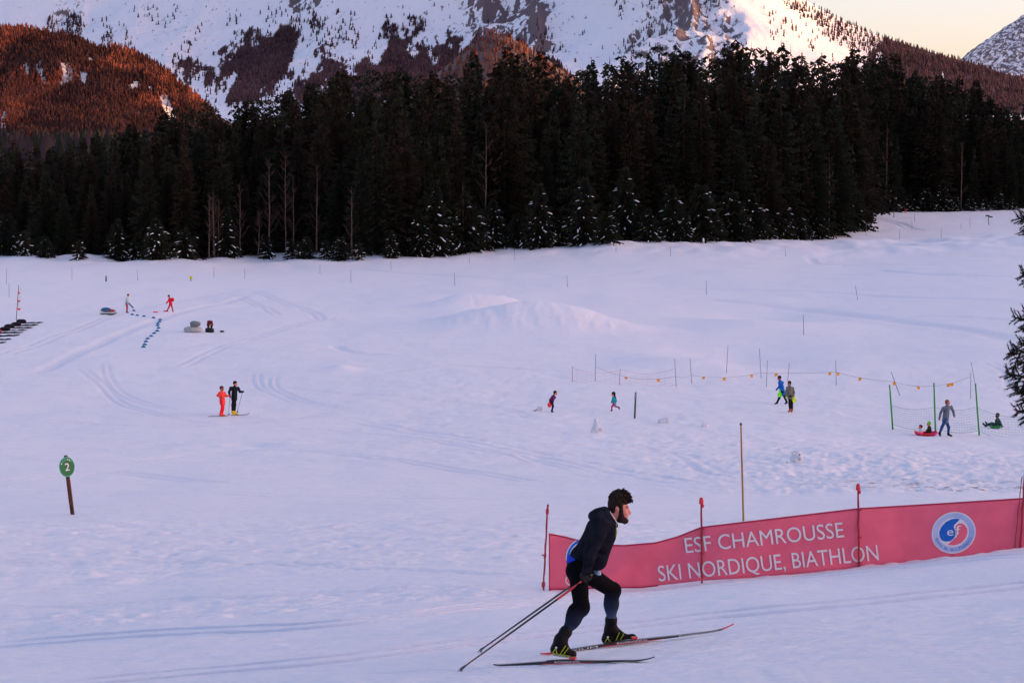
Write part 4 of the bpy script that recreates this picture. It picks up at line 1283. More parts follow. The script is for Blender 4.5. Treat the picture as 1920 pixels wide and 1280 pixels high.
    lowest = min((W('to' + sd)[2] for sd in 'NF')) - .042 * s
    if not sit:
        dz = g.z - 0.015 - lowest
        for p in b.p:
            for k in ('a', 'b', 'c'):
                if k in p: p[k] = p[k] + np.array([0, 0, dz])
    parts = ['body', 'jacket', 'hat', 'hair'] + sorted({p['part'] for p in b.p} - {'body', 'jacket', 'hat', 'hair'})
    b.attach(root, parts, 0.016 if s > 0.7 else 0.012)
    root['_d'] = d0
    return root, W, d0, g

# ------------------------------------------------------------------ text as flat lettering
def text_mesh(body):
    cu = bpy.data.curves.new('lettering', 'FONT'); cu.body = body; cu.size = 1.0; cu.resolution_u = 4
    ob = bpy.data.objects.new('lettering', cu); COL.objects.link(ob)
    dg = bpy.context.evaluated_depsgraph_get()
    ev = ob.evaluated_get(dg); me = ev.to_mesh()
    V = np.array([v.co[:] for v in me.vertices]); F = [tuple(p.vertices) for p in me.polygons]
    ev.to_mesh_clear(); bpy.data.objects.remove(ob); bpy.data.curves.remove(cu)
    return V, F
# ------------------------------------------------------------------ banner fence
MAT['banner'] = material('banner_mesh', (0.78, 0.135, 0.205), 0.8, 0.08, 3.0, bump=0.2, bump_scale=120, spec=0.15)
MAT['bannerhem'] = material('banner_hem', (0.42, 0.03, 0.075), 0.8, 0.1, 8.0, spec=0.15)
MAT['print_white'] = material('white_print', (0.72, 0.70, 0.72), 0.8, 0.06, 10.0, spec=0.1)
MAT['print_blue'] = material('blue_print', (0.02, 0.13, 0.50), 0.8, 0.12, 6.0, spec=0.1)
MAT['print_pale'] = material('pale_blue_print', (0.25, 0.38, 0.68), 0.8, 0.1, 2.0, spec=0.1, col2=(0.56, 0.60, 0.78))
MAT['redpole'] = material('red_pole', (0.30, 0.02, 0.035), 0.5, 0.2, 12.0, spec=0.4)
MAT['redclip'] = material('red_clip', (0.62, 0.03, 0.05), 0.45, 0.1, 12.0, spec=0.4)

B_TOP = [(1029, 1000), (1060, 1006), (1090, 1014), (1130, 1021), (1170, 1022), (1230, 1017), (1270, 1006), (1315, 988), (1450, 972), (1610, 953), (1760, 944), (1918, 934), (1990, 929)]
B_BOT = [(1034, 1105), (1090, 1103), (1150, 1101), (1200, 1101), (1317, 1088), (1450, 1080), (1610, 1064), (1760, 1050), (1918, 1036), (1990, 1030)]
def b_depth(px, v=0.5):
    s = (px - 1029) / 127.0
    return 29.5 + 0.05 * math.sin(s * 1.35 + 0.4) + 0.035 * math.sin(s * 3.7 + v * 2.2) * (1.2 if px < 1315 else 0.5) + 0.03 * math.sin(v * 3.14) + 0.006 * math.sin(s * 5.1 + v * 4.0) * math.exp(-((s - 2.25) / .7) ** 2) + 0.006 * math.sin(s * 5.3 - v * 4.0) * math.exp(-((s - 4.6) / .6) ** 2) + 0.022 * math.sin(s * 7 + v * 6) * math.exp(-((s - .7) / .8) ** 2)
def b_point(px, v, lift=0.0):
    t = ip(B_TOP, px); bt = ip(B_BOT, px)
    d = b_depth(px, v)
    p = pix(px, t + (bt - t) * v, d); p.y -= lift
    return p
def b_from_px(px, py, lift):
    t = ip(B_TOP, px); bt = ip(B_BOT, px); v = (py - t) / (bt - t)
    p = pix(px, py, b_depth(px, min(1, max(0, v)))); p.y -= lift
    return p

def banner():
    o0 = b_point(1470, 1.0); o0.z -= 0.05
    e = empty('banner', o0, 'long crimson banner with white lettering and ski school emblems, behind the skier', 'banner')
    xs = [1029 + (1990 - 1029) * i / 150 for i in range(151)]; vs = [j / 14 for j in range(15)]
    V = []; F = []
    for lay in (0.0, -0.004):
        for x in xs:
            for v in vs: V.append(b_point(x, v, lay) - o0)
    n = len(vs); N = len(xs) * n
    for i in range(len(xs) - 1):
        for j in range(n - 1):
            a = i * n + j
            F.append((a, a + 1, a + n + 1, a + n)); F.append((N + a, N + a + n, N + a + n + 1, N + a + 1))
    for i in range(len(xs) - 1):
        a = i * n; F.append((a, a + n, N + a + n, N + a)); a += n - 1; F.append((a, N + a, N + a + n, a + n))
    cl = add_obj('cloth', mesh_from('cloth', V, F, [MAT['banner']], None, True), e)
    hm = MB()
    hm.tube([b_point(x, 0.0) - o0 for x in xs], 0.011, 6)
    hm.tube([b_point(1030, v) - o0 for v in vs], 0.010, 6)
    hm.tube([b_point(x, 1.0) - o0 for x in xs if x < 1240], 0.010, 6)
    hm.build('hem', MAT['bannerhem'], e)
    def write(body, x0, y0, x1, y1, cap, lift, name, mat):
        Vt, Ft = text_mesh(body)
        a, b = Vt[:, 0].min(), Vt[:, 0].max(); ch = 0.729 if ',' in body else Vt[:, 1].max()
        ch = max(0.6, Vt[:, 1].max())
        fx = (x1 - x0) / (b - a); dydx = (y1 - y0) / (x1 - x0)
        pts = []
        for v in Vt:
            px = x0 + (v[0] - a) * fx
            up = v[1] / ch * cap
            pts.append(b_from_px(px - up * 0.13, y0 + (px - x0) * dydx - up, lift) - o0)
        add_obj(name, mesh_from(name, pts, Ft, [mat], None, False), cl)
    write('ESF CHAMROUSSE', 1286, 1036, 1583, 1006, 28, 0.010, 'lettering', MAT['print_white'])
    write('SKI NORDIQUE, BIATHLON', 1236, 1089, 1648, 1049, 29, 0.010, 'lettering', MAT['print_white'])
    # emblem on the right: disc, ring, blue and red drops, letters, circular motto
    def shape(pts, lift, name, mat, cx, cy):
        # fan from the centroid; pts in emblem units (radius 1, y up)
        c = (sum(p[0] for p in pts) / len(pts), sum(p[1] for p in pts) / len(pts))
        P = [b_from_px(cx + 41.5 * c[0], cy - 39.0 * c[1] - 41.5 * c[0] * 0.06, lift) - o0] + [b_from_px(cx + 41.5 * x, cy - 39.0 * y - 41.5 * x * 0.06, lift) - o0 for x, y in pts]
        n = len(pts)
        add_obj(name, mesh_from(name, P, [(0, i + 1, (i + 1) % n + 1) for i in range(n)], [mat], None, False), cl)
    def circ(r, n=48, a0=0, a1=2 * math.pi, c=(0, 0)):
        return [(c[0] + r * math.cos(a0 + (a1 - a0) * i / n), c[1] + r * math.sin(a0 + (a1 - a0) * i / n)) for i in range(n)]
    cx, cy = 1788, 998
    shape(circ(1.0), 0.006, 'emblem_rim', MAT['print_white'], cx, cy)
    shape(circ(0.945), 0.009, 'emblem_ring', MAT['print_pale'], cx, cy)
    shape(circ(0.70, c=(-.02, .02)), 0.012, 'emblem_disc', MAT['print_white'], cx, cy)
    # blue drop: left half with a curl to the upper right
    blue = [(0.28, 0.64), (0.10, 0.68), (-.12, 0.66), (-.36, 0.54), (-.55, 0.34), (-.66, 0.08), (-.64, -.14), (-.55, -.32), (-.36, -.40), (-.14, -.38), (0.02, -.24), (0.08, -.06), (0.05, 0.10), (0.0, 0.26), (0.0, 0.42), (0.08, 0.56)]
    shape(blue, 0.015, 'emblem_blue_drop', MAT['print_blue'], cx, cy)
    red = [(-.28, -.55), (-.05, -.60), (0.14, -.58), (0.36, -.48), (0.54, -.28), (0.62, -.04), (0.60, 0.18), (0.50, 0.34), (0.34, 0.44), (0.18, 0.42), (0.08, 0.30), (0.06, 0.14), (0.12, -.04), (0.15, -.22), (0.08, -.42), (-.06, -.52)]
    shape(red, 0.015, 'emblem_red_drop', MAT['banner'], cx, cy)
    def letter(body, ux, uy, uh, mat, name, rot=0.0, lift=0.018, wide=1.0, cxy=(cx, cy)):
        Vt, Ft = text_mesh(body)
        mx = (Vt[:, 0].min() + Vt[:, 0].max()) / 2
        k = uh / 0.72
        P = []
        for v in Vt:
            x, y = (v[0] - mx) * k * wide, v[1] * k
            x, y = x * math.cos(rot) - y * math.sin(rot), x * math.sin(rot) + y * math.cos(rot)
            X = ux + x; Yy = uy + y
            P.append(b_from_px(cxy[0] + 41.5 * X, cxy[1] - 39.0 * Yy - 41.5 * X * 0.06, lift) - o0)
        add_obj(name, mesh_from(name, P, Ft, [mat], None, False), cl)
    letter('e', -.16, -.12, 0.42, MAT['print_white'], 'emblem_letter', wide=1.2)
    letter('f', 0.20, -.10, 0.46, MAT['print_white'], 'emblem_letter', wide=1.5)
    motto = 'école du ski français'
    for i, ch in enumerate(motto):
        if ch == ' ': continue
        th = math.radians(198 + (338 - 198) * i / (len(motto) - 1))
        letter(ch, 0.86 * math.cos(th), 0.86 * math.sin(th), 0.13, MAT['print_blue'], 'motto_letter', th + math.pi / 2, 0.014, 1.2)
    # partly hidden emblem at the left end: blue arc with white outline and a white loop below
    def band(cx, cy, r0, r1, a0, a1, lift, mat, name, ky=1.0):
        n = 24; P = []
        for i in range(n + 1):
            a = math.radians(a0 + (a1 - a0) * i / n)
            for r in (r0, r1): P.append(b_from_px(cx + r * math.cos(a), cy - r * math.sin(a) * ky, lift) - o0)
        add_obj(name, mesh_from(name, P, [(2 * i, 2 * i + 1, 2 * i + 3, 2 * i + 2) for i in range(n)], [mat], None, False), cl)
    band(1100, 1046, 31, 39.5, 60, 185, 0.006, MAT['print_white'], 'emblem_arc_outline')
    band(1100, 1046, 33, 37.5, 60, 182, 0.009, MAT['print_blue'], 'emblem_arc')
    band(1073, 1087, 11.2, 13.2, 110, 330, 0.006, MAT['print_white'], 'emblem_loop', 0.82)
    band(1090, 1046, 14, 20, 100, 215, 0.006, MAT['print_white'], 'emblem_scroll')
banner()

def fence_pole(top, bot, label, clip=True, rad=0.016, lean_y=0.0):
    d = b_depth(bot[0]) - 0.035
    p1 = pix(bot[0], bot[1], d); p0 = pix(top[0], top[1], d + lean_y)
    p1.z = min(p1.z, gz(p1.x, p1.y)) - 0.1
    e = empty('fence_pole', p1, label, 'pole', 'red poles holding the banner')
    m = MB(); ax = p0 - p1
    n = 9
    m.tube([ax * (i / n) + Vector((0.004 * math.sin(i * 2.3), 0, 0)) for i in range(n + 1)], [rad * (1.0 if i % 2 else 0.85) for i in range(n + 1)], 8)
    m.build('shaft', MAT['redpole'], e)
    if clip:
        c = MB(); u = ax.normalized(); q = ax * 1.0
        c.tube([q - u * 0.09, q - u * 0.075, q - u * 0.03, q + u * 0.012], [0.022, 0.034, 0.034, 0.022], 8)
        c.tube([q - u * 0.14 + Vector((0.02, 0, 0)), q - u * 0.10 + Vector((0.03, 0, 0)), q - u * .08], [0.014, 0.018, 0.014], 6)
        c.build('clip', MAT['redclip'], e)
    return e
fence_pole((1315, 934), (1316, 1090), 'red pole at the first word of the banner lettering')
fence_pole((1609, 908), (1611, 1062), 'red pole at the last word of the banner lettering')
fence_pole((1922, 880), (1912, 1040), 'red pole at the right-hand edge of the picture, beyond the round emblem', False)
fence_pole((1916, 893), (1903, 940), 'thin red stay leaning against the banner top at the right edge', False, 0.007)
ep = fence_pole((1027, 945), (1018, 1110), 'leaning red pole with a clip at the free left end of the banner', False, 0.015)
c = MB(); a = pix(1027, 945, b_depth(1018) + .03) - Vector(ep.location); bq = pix(1018, 1112, b_depth(1018) + .02) - Vector(ep.location); u = (a - bq).normalized()
for t, r in ((0.92, 0.026), (0.42, 0.02), (0.10, 0.03)):
    q = bq.lerp(a, t); c.tube([q - u * .05, q - u * .02, q + u * .03, q + u * .05], [r * .6, r, r, r * .5], 7)
c.tube([bq.lerp(a, .42), bq.lerp(a, .42) + Vector((-.05, 0, .02))], [.008, .012], 5)
c.build('clip', MAT['redclip'], ep)
for px in (1316, 1611):
    for v in (0.03, 0.5, 0.93):
        q = b_point(px, v); m_ = MB(); q2 = Vector(q); q2.y -= .03
        m_.tube([q2 + Vector((.03 * math.cos(a * .7), .035 * math.sin(a * .7), .004 * a)) for a in range(10)], .005, 5)
        o_ = m_.build('tie', MAT['bannerhem'], None, q2); tag(o_, 'dark tie on the red banner pole at the %s word, %s' % ('first' if px < 1400 else 'last', {0.03: 'at the top hem', 0.5: 'half way down', 0.93: 'near the snow'}[v]), 'tie', 'ties of the banner')
gy = MB(); q0 = b_point(1034, 1.0); g1 = pix(1025, 1113, 29.45); gy.tube([q0, g1], [0.008, 0.006], 5)
gyo = gy.build('guy_cord', MAT['bannerhem'], None, q0); tag(gyo, 'short dark cord at the lower left corner of the banner', 'cord')

# ------------------------------------------------------------------ skier
MAT['jacket'] = material('navy_fleece', (0.011, 0.0115, 0.019), 0.95, 0.35, 12.0, bump=0.5, bump_scale=16, spec=0.02, dist=0.05)
MAT['hoodmat'] = material('hood_fleece', (0.014, 0.015, 0.024), 0.95, 0.35, 12.0, bump=0.4, bump_scale=16, spec=0.02, dist=0.05)
MAT['hairdark'] = material('dark_brown_hair', (0.018, 0.0095, 0.007), 0.6, 0.6, 40.0, bump=0.8, bump_scale=90, spec=0.12)
MAT['beard'] = material('brown_beard', (0.030, 0.012, 0.009), 0.75, 0.5, 60.0, bump=0.8, bump_scale=140, spec=0.15)
MAT['skin'] = material('skin', (0.56, 0.20, 0.15), 0.5, 0.12, 14.0, bump=0.1, bump_scale=90, spec=0.35)
MAT['bluecloth'] = material('blue_shirt', (0.01, 0.035, 0.42), 0.8, 0.15, 12.0, bump=0.3, spec=0.1)
MAT['glove'] = material('black_glove', (0.014, 0.013, 0.012), 0.8, 0.4, 30.0, bump=0.4, spec=0.2)
MAT['glove2'] = material('pale_blue_glove', (0.30, 0.46, 0.62), 0.7, 0.4, 40.0, bump=0.3, spec=0.2)
MAT['bootblack'] = material('black_boot', (0.006, 0.006, 0.007), 0.6, 0.4, 20.0, bump=0.2, spec=0.1)
MAT['bootsole'] = material('pale_boot_sole', (0.42, 0.43, 0.33), 0.6, 0.2, 20.0, spec=0.3)
MAT['lime'] = material('lime_trim', (0.42, 0.48, 0.02), 0.5, 0.1, 20.0, spec=0.3)
MAT['skiblack'] = material('ski_topsheet', (0.014, 0.012, 0.014), 0.3, 0.3, 8.0, spec=0.5)
MAT['skired'] = material('ski_red', (0.55, 0.025, 0.03), 0.35, 0.1, 8.0, spec=0.5)
MAT['poleshaft'] = material('dark_pole', (0.022, 0.014, 0.022), 0.35, 0.2, 20.0, spec=0.5)
MAT['basket'] = material('grey_basket', (0.09, 0.10, 0.13), 0.6, 0.2, 20.0, spec=0.3)

def tights_material():
    m = bpy.data.materials.new('tights'); m.use_nodes = True
    nt = m.node_tree; b = nt.nodes['Principled BSDF']; L = nt.links
    b.inputs['Roughness'].default_value = 0.85; b.inputs['Specular IOR Level'].default_value = 0.03
    tc = nt.nodes.new('ShaderNodeTexCoord'); sx = nt.nodes.new('ShaderNodeSeparateXYZ'); L.new(tc.outputs['Object'], sx.inputs[0])
    mr = nt.nodes.new('ShaderNodeMapRange'); mr.inputs[1].default_value = 0.16; mr.inputs[2].default_value = 0.52; L.new(sx.outputs[2], mr.inputs[0])
    cr = nt.nodes.new('ShaderNodeValToRGB'); L.new(mr.outputs[0], cr.inputs[0])
    cr.color_ramp.elements[0].color = (0.075, 0.115, 0.20, 1); cr.color_ramp.elements[1].color = (0.004, 0.004, 0.005, 1)
    e = cr.color_ramp.elements.new(0.45); e.color = (0.018, 0.027, 0.055, 1)
    L.new(cr.outputs[0], b.inputs['Base Color'])
    no = nt.nodes.new('ShaderNodeTexNoise'); no.inputs['Scale'].default_value = 14; L.new(tc.outputs['Object'], no.inputs['Vector'])
    bp = nt.nodes.new('ShaderNodeBump'); bp.inputs['Strength'].default_value = 0.35; bp.inputs['Distance'].default_value = 0.02; L.new(no.outputs['Fac'], bp.inputs['Height']); L.new(bp.outputs[0], b.inputs['Normal'])
    return m
MAT['tights'] = tights_material()

gN = hit(1052, 1240); gF = hit(1160, 1207)
dN, dF = gN.y, gF.y
DC = (dN + dF) / 2
print('skier depths', dN, dF)
def skier():
    T = MAT['tights']; Jk = MAT['jacket']; S = MAT['skin']
    def Q(px, py, dy=0.0): return np.array(pix(px, py, DC + dy))
    nn = dN - DC; ff = dF - DC            # near foot / far foot depth offsets
    root = empty('person', gN, 'bearded man in dark hooded jacket and black tights, cross-country skiing before the banner', 'person')
    b = Body()
    # --- body: head, neck, torso, arms, legs as one surface
    b.ell(Q(1159, 945), (.092, .076, .105), S, k=.02)
    b.ell(Q(1167, 962), (.058, .056, .066), S, k=.03)
    b.ell(Q(1170, 974), (.030, .030, .024), S, k=.03)
    b.cap(Q(1177.5, 953), Q(1181.5, 961.5), .009, .0135, S, k=.012)
    b.ell(Q(1178.5, 963), (.014, .019, .010), S, k=.01)
    b.cap(Q(1176.3, 950, -.045), Q(1176.3, 950, .045), .013, .013, S, k=.02)
    b.ell(Q(1171, 960, -.042), (.024, .020, .020), S, k=.03); b.ell(Q(1171, 960, .042), (.024, .020, .020), S, k=.03)
    b.cap(Q(1176.3, 968.8, -.018), Q(1176.3, 968.8, .018), .009, .009, S, k=.006); b.cap(Q(1175.6, 971.5, -.015), Q(1175.6, 971.5, .015), .0085, .0085, S, k=.006)
    for sg in (-1, 1):
        b.ell(Q(1157, 955.5, sg * .080), (.019, .011, .032), S, k=.008)
        b.ell(Q(1159, 955.5, sg * .086), (.010, .007, .018), S, k=.004)
    b.cap(Q(1141, 974), Q(1156, 958), .066, .058, S, k=.03)
    b.cap(Q(1090, 1060), Q(1122, 1000), .12, .13, T, k=.05, flat=((0, 1, 0), 1.15))
    b.cap(Q(1127, 988, -.17), Q(1127, 988, .17), .05, .05, T, k=.05)
    b.ell(Q(1082.5, 1069, -.06), (.114, .112, .108), T, k=.05); b.ell(Q(1084, 1069, .07), (.114, .112, .108), T, k=.05)
    # near leg
    kN = Q(1090, 1138, nn * .75); aN = Q(1051, 1199, nn); hN = Q(1084, 1072, -.10)
    b.cap(hN, kN, .100, .074, T, k=.05); b.ell(kN + np.array([.004, 0, 0]), (.062, .058, .078), T, k=.06)
    mN = kN + (aN - kN) * .33
    b.cap(kN, mN, .060, .060, T, k=.04); b.ell(mN + np.array([-.018, 0, .012]), (.062, .06, .12), T, k=.06); b.cap(mN, aN, .058, .042, T, k=.04)
    # far leg
    kF = Q(1149, 1106, ff * .8); aF = Q(1145, 1177, ff); hF = Q(1094, 1070, .10)
    b.cap(hF, kF, .100, .076, T, k=.05); b.ell(kF + np.array([.004, 0, -.004]), (.064, .060, .070), T, k=.06)
    mF = kF + (aF - kF) * .35
    b.cap(kF, mF, .060, .060, T, k=.04); b.ell(mF + np.array([-.018, 0, .0]), (.062, .06, .12), T, k=.06); b.cap(mF, aF, .058, .045, T, k=.04)
    # arms under the sleeves
    sN, eN, wN = Q(1124, 990, -.19), Q(1107, 1037, -.27), Q(1100, 1071, -.27)
    sF, eF, wF = Q(1134, 992, .19), Q(1124, 1036, .26), Q(1121, 1060, .16)
    for s_, e_, w_ in ((sN, eN, wN), (sF, eF, wF)):
        b.cap(s_, e_, .05, .044, T, k=.03); b.cap(e_, w_, .042, .032, T, k=.02)
    # --- jacket
    b.cap(Q(1104, 1036), Q(1126, 998), .140, .150, Jk, 'jacket', k=.05, flat=((0, 1, 0), 1.2))
    b.cap(Q(1126, 990), Q(1140, 978), .120, .085, Jk, 'jacket', k=.06, flat=((0, 1, 0), 1.1))
    b.cap(Q(1136, 1000), Q(1122, 1052), .095, .085, Jk, 'jacket', k=.05, flat=((0, 1, 0), 1.4))
    b.cap(Q(1121, 1044), Q(1118, 1054), .082, .072, Jk, 'jacket', k=.03, flat=((0, 1, 0), 1.5))
    b.cap(Q(1087, 1043), Q(1098, 1044), .100, .110, Jk, 'jacket', k=.04, flat=((0, 1, 0), 1.25))
    b.cap(sN + np.array([0, .03, 0]), sF - np.array([0, .03, 0]), .078, .078, Jk, 'jacket', k=.06)
    for s_, e_, w_ in ((sN, eN, wN), (sF, eF, wF)):
        b.cap(s_, e_, .084, .064, Jk, 'jacket', k=.04); b.ell(e_, (.064, .060, .064), Jk, 'jacket', k=.03); b.cap(e_, e_ + (w_ - e_) * .92, .062, .047, Jk, 'jacket', k=.02)
        b.cap(e_ + (w_ - e_) * .9, w_, .050, .048, Jk, 'jacket', k=.006)
    for t, r in ((.25, .076), (.48, .070), (.70, .066)):      # sleeve folds
        p = sN + (eN - sN) * t; b.cap(p + np.array([-.05, -.01, -.03]), p + np.array([.05, -.02, .02]), .03, .03, Jk, 'jacket', k=.03)
    rw = random.Random(8)
    for k in range(34):                                        # creases in the fleece
        if k < 16:
            t = rw.uniform(.08, .95); p = sN + (eN - sN) * t if k % 2 else eN + (wN - eN) * t; rr = .062 - .012 * t
            a_ = p + np.array([-.035, -rr, rw.uniform(-.02, .02)]); c_ = p + np.array([.035, -rr, rw.uniform(-.05, .05)])
        else:
            p = Q(1104, 1036) + (Q(1132, 992) - Q(1104, 1036)) * rw.random()
            a_ = p + np.array([rw.uniform(-.12, .02), -.155, 0]); c_ = a_ + np.array([rw.uniform(.05, .12), 0, rw.uniform(-.09, .05)])
        b.cap(a_, c_, .016, .008, Jk, 'jacket', k=.022)
    # --- hood bunched behind the neck
    b.cap(Q(1112, 967, -.06), Q(1112, 967, .06), .050, .050, MAT['hoodmat'], 'hood', k=.04)
    b.cap(Q(1122, 962, -.08), Q(1122, 962, .08), .055, .055, MAT['hoodmat'], 'hood', k=.04)
    b.cap(Q(1134, 958, -.075), Q(1134, 958, .075), .048, .048, MAT['hoodmat'], 'hood', k=.04)
    for sg in (-1, 1):
        b.cap(Q(1136, 962, sg * .085), Q(1152, 984, sg * .06), .036, .030, MAT['hoodmat'], 'hood', k=.03)
        b.cap(Q(1120, 968, sg * .11), Q(1140, 984, sg * .12), .045, .034, MAT['hoodmat'], 'hood', k=.04)
    b.cap(Q(1152, 985, -.05), Q(1152, 985, .05), .03, .03, MAT['hoodmat'], 'hood', k=.03)
    # --- shirt hem below the jacket
    b.cap(Q(1081, 1053), Q(1086, 1054), .100, .104, MAT['bluecloth'], 'shirt', k=.02, flat=((0, 1, 0), 1.25))
    # --- hair and beard
    rnd = random.Random(3)
    Hd = MAT['hairdark']
    b.ell(Q(1157, 940), (.090, .082, .092), Hd, 'hair', k=.03); b.ell(Q(1149.5, 951), (.050, .074, .075), Hd, 'hair', k=.03); b.ell(Q(1165, 932), (.058, .068, .056), Hd, 'hair', k=.04); b.ell(Q(1158, 929), (.060, .07, .058), Hd, 'hair', k=.03)
    b.ell(Q(1172.5, 940), (.026, .058, .028), Hd, 'hair', k=.03)
    for k in range(46):                                        # tousled locks
        th = rnd.uniform(.15, 2.75); ph = rnd.gauss(0, .6)
        c = Q(1160, 938.5) + np.array([.090 * math.cos(th) * math.cos(ph), .078 * math.sin(ph), .100 * math.sin(th) * math.cos(ph)])
        d = np.array([rnd.uniform(-.2, 1), rnd.uniform(-.5, .5), rnd.uniform(-.3, .8)]); d /= np.linalg.norm(d)
        b.cap(c, c + d * rnd.uniform(.008, .02), rnd.uniform(.012, .018), .008, Hd, 'hair', k=.008)
    ST = MB(); rl = Vector(root.location)
    for k in range(420):
        th = rnd.uniform(.05, 2.9); ph = rnd.gauss(0, .55)
        c = Q(1160, 939) + np.array([.098 * math.cos(th) * math.cos(ph), .080 * math.sin(ph), .108 * math.sin(th) * math.cos(ph)])
        d = np.array([.55 * math.cos(th) + rnd.uniform(.0, .7), rnd.uniform(-.45, .45), .55 * math.sin(th) + rnd.uniform(-.25, .35)]); d /= np.linalg.norm(d)
        L = rnd.uniform(.010, .034) * (1.25 if th < 1.3 else 0.6)
        e = np.array([rnd.uniform(.0, .8), rnd.uniform(-.5, .5), rnd.uniform(-1.0, .2)])
        ST.tube([Vector(c - d * .02) - rl, Vector(c + d * L * .6) - rl, Vector(c + d * L + e * L * .45) - rl], [.008, .006, .0015], 4, cap=False)
    for k in range(60):
        c = Q(1177 + rnd.uniform(-6, 6), 935 + rnd.uniform(-5, 6), rnd.uniform(-.06, .06)); d = np.array([rnd.uniform(.2, 1), rnd.uniform(-.4, .4), rnd.uniform(-.6, .8)]); d /= np.linalg.norm(d); L = rnd.uniform(.015, .035)
        ST.tube([Vector(c - d * .03) - rl, Vector(c + d * L * .5) - rl, Vector(c + d * L + np.array([0, 0, -.4 * L])) - rl], [.007, .006, .002], 4, cap=False)
    so = ST.build('hair_strands', Hd, root); tag(so, kind='stuff')
    Bd = MAT['beard']
    for sg in (-1, 1):
        b.cap(Q(1163, 944, sg * .066), Q(1164.5, 957, sg * .064), .020, .022, Hd, 'hair', k=.02); b.cap(Q(1164, 954, sg * .062), Q(1165.5, 970, sg * .046), .022, .028, Bd, 'beard', k=.02)
        b.cap(Q(1164.5, 971, sg * .050), Q(1172, 976, sg * .018), .028, .025, Bd, 'beard', k=.02)
        b.cap(Q(1175.2, 966.8, sg * .006), Q(1172.5, 970.5, sg * .032), .0085, .010, Bd, 'beard', k=.01)
    b.ell(Q(1172.5, 976), (.030, .034, .026), Bd, 'beard', k=.02)
    b.ell(Q(1164, 976), (.042, .048, .020), Bd, 'beard', k=.02)
    for k in range(70):                                        # ragged beard edge
        t = rnd.random(); sg = rnd.choice((-1, 1))
        c = Q(1164.5 + 7.5 * t ** 1.5 + rnd.uniform(-2.5, 1.5), 960 + 18 * t + rnd.uniform(-2, 2.5), sg * (.070 - .052 * t ** 2))
        b.cap(c, c + np.array([rnd.uniform(-.004, .012), sg * rnd.uniform(-.002, .008), -rnd.uniform(.006, .016)]), .0075, .003, Bd, 'beard', k=.004)
    # --- gloves: fists closed round the grips
    tipN = hit(858, 1258); tipF = hit(896, 1222)
    def fist(w, hand, tip, mat, part):
        ax = np.array(tip) - hand; ax /= np.linalg.norm(ax)
        sd = np.array([0, -1.0, 0]); sd = sd - ax * (sd @ ax); sd /= np.linalg.norm(sd); up = np.cross(sd, ax)
        if up[2] < 0: up = -up
        b.cap(w, hand + up * .03, .042, .038, mat, part, k=.02)
        b.ell(hand + up * .026 + ax * .01, (.046, .040, .046), mat, part, k=.02)
        for f in range(4):
            o = hand + ax * (-.034 + .0235 * f)
            ln = (1.0, 1.1, 1.05, .85)[f]
            pts = []
            for q in range(5):
                a = math.radians(55 + 62 * q * ln)
                pts.append(o + (up * math.cos(a) + sd * math.sin(a)) * (.030 - .002 * q))
            for q in range(4): b.cap(pts[q], pts[q + 1], .0125 - .0008 * q, .012 - .0008 * q, mat, part, k=.004)
        th = hand + up * .026 - ax * .035
        b.cap(th, th - sd * .028 - up * .018, .015, .014, mat, part, k=.01); b.cap(th - sd * .028 - up * .018, hand - sd * .02 - up * .034 - ax * .02, .014, .011, mat, part, k=.006)
        return ax
    hNp = Q(1100, 1083, -.27); hFp = Q(1114, 1067, .10)
    axN = fist(wN, hNp, tipN, MAT['glove'], 'glove'); axF = fist(wF, hFp, tipF, MAT['glove2'], 'far_glove')
    b.cap(wF, hFp + np.array([0, 0, .02]), .046, .040, MAT['glove'], 'far_cuff', k=.01)
    b.ell(Q(1121, 1073, .06), (.030, .034, .024), MAT['glove2'], 'far_glove', k=.02); b.cap(Q(1117, 1069, .07), Q(1124, 1075, .05), .022, .018, MAT['glove2'], 'far_glove', k=.01)
    # --- eyes
    for sg in (-1, 1):
        b.ell(Q(1174.6, 954.3, sg * .030), (.0095, .011, .0085), MAT['print_white'], 'eyes', k=.001)
        b.ell(Q(1176.0, 954.4, sg * .031), (.0048, .0055, .0055), MAT['hairdark'], 'eyes', k=.001)
        b.cap(Q(1177.0, 949.2, sg * .012), Q(1175.0, 949.4, sg * .048), .0095, .0075, MAT['hairdark'], 'eyebrows', k=.004)
    # --- boots
    def boot(an, knee, heel, toe, part):
        Bm, So = MAT['bootblack'], MAT['bootsole']
        sh = (knee - an); sh /= np.linalg.norm(sh)
        fw = toe - heel; fl = np.linalg.norm(fw); fw /= fl
        up = np.cross(np.array([0, -1.0, 0]), fw); up = up if up[2] > 0 else -up
        top = an + sh * .085
        b.cap(an, top, .058, .060, Bm, part, k=.02); b.cap(top, top + sh * .012, .063, .063, Bm, part, k=.004)
        b.cap(heel + up * .055 + fw * .03, an, .052, .055, Bm, part, k=.03)
        b.cap(an + sh * .0, heel + fw * (fl * .62) + up * .050, .052, .044, Bm, part, k=.03)
        b.cap(heel + fw * .06 + up * .045, toe - fw * .03 + up * .034, .046, .036, Bm, part, k=.025)
        b.ell(toe - fw * .03 + up * .034, (.045, .042, .034), Bm, part, k=.02)
        b.cap(heel + fw * .025 + up * .012, toe - fw * .02 + up * .010, .020, .018, So, part + '_sole', k=.01, flat=((0, 1, 0), 2.0))
        # lime piping and straps on the camera side
        L = MAT['lime']
        def pt(f, u, y=-.048): return heel + fw * (fl * f) + up * u + np.array([0, y, 0])
        b.cap(pt(.02, .03, -.05), pt(.12, .075, -.052), .0045, .0045, L, part + '_trim', k=.002); b.cap(pt(.12, .075, -.052), pt(.20, .035, -.052), .0045, .0045, L, part + '_trim', k=.002)
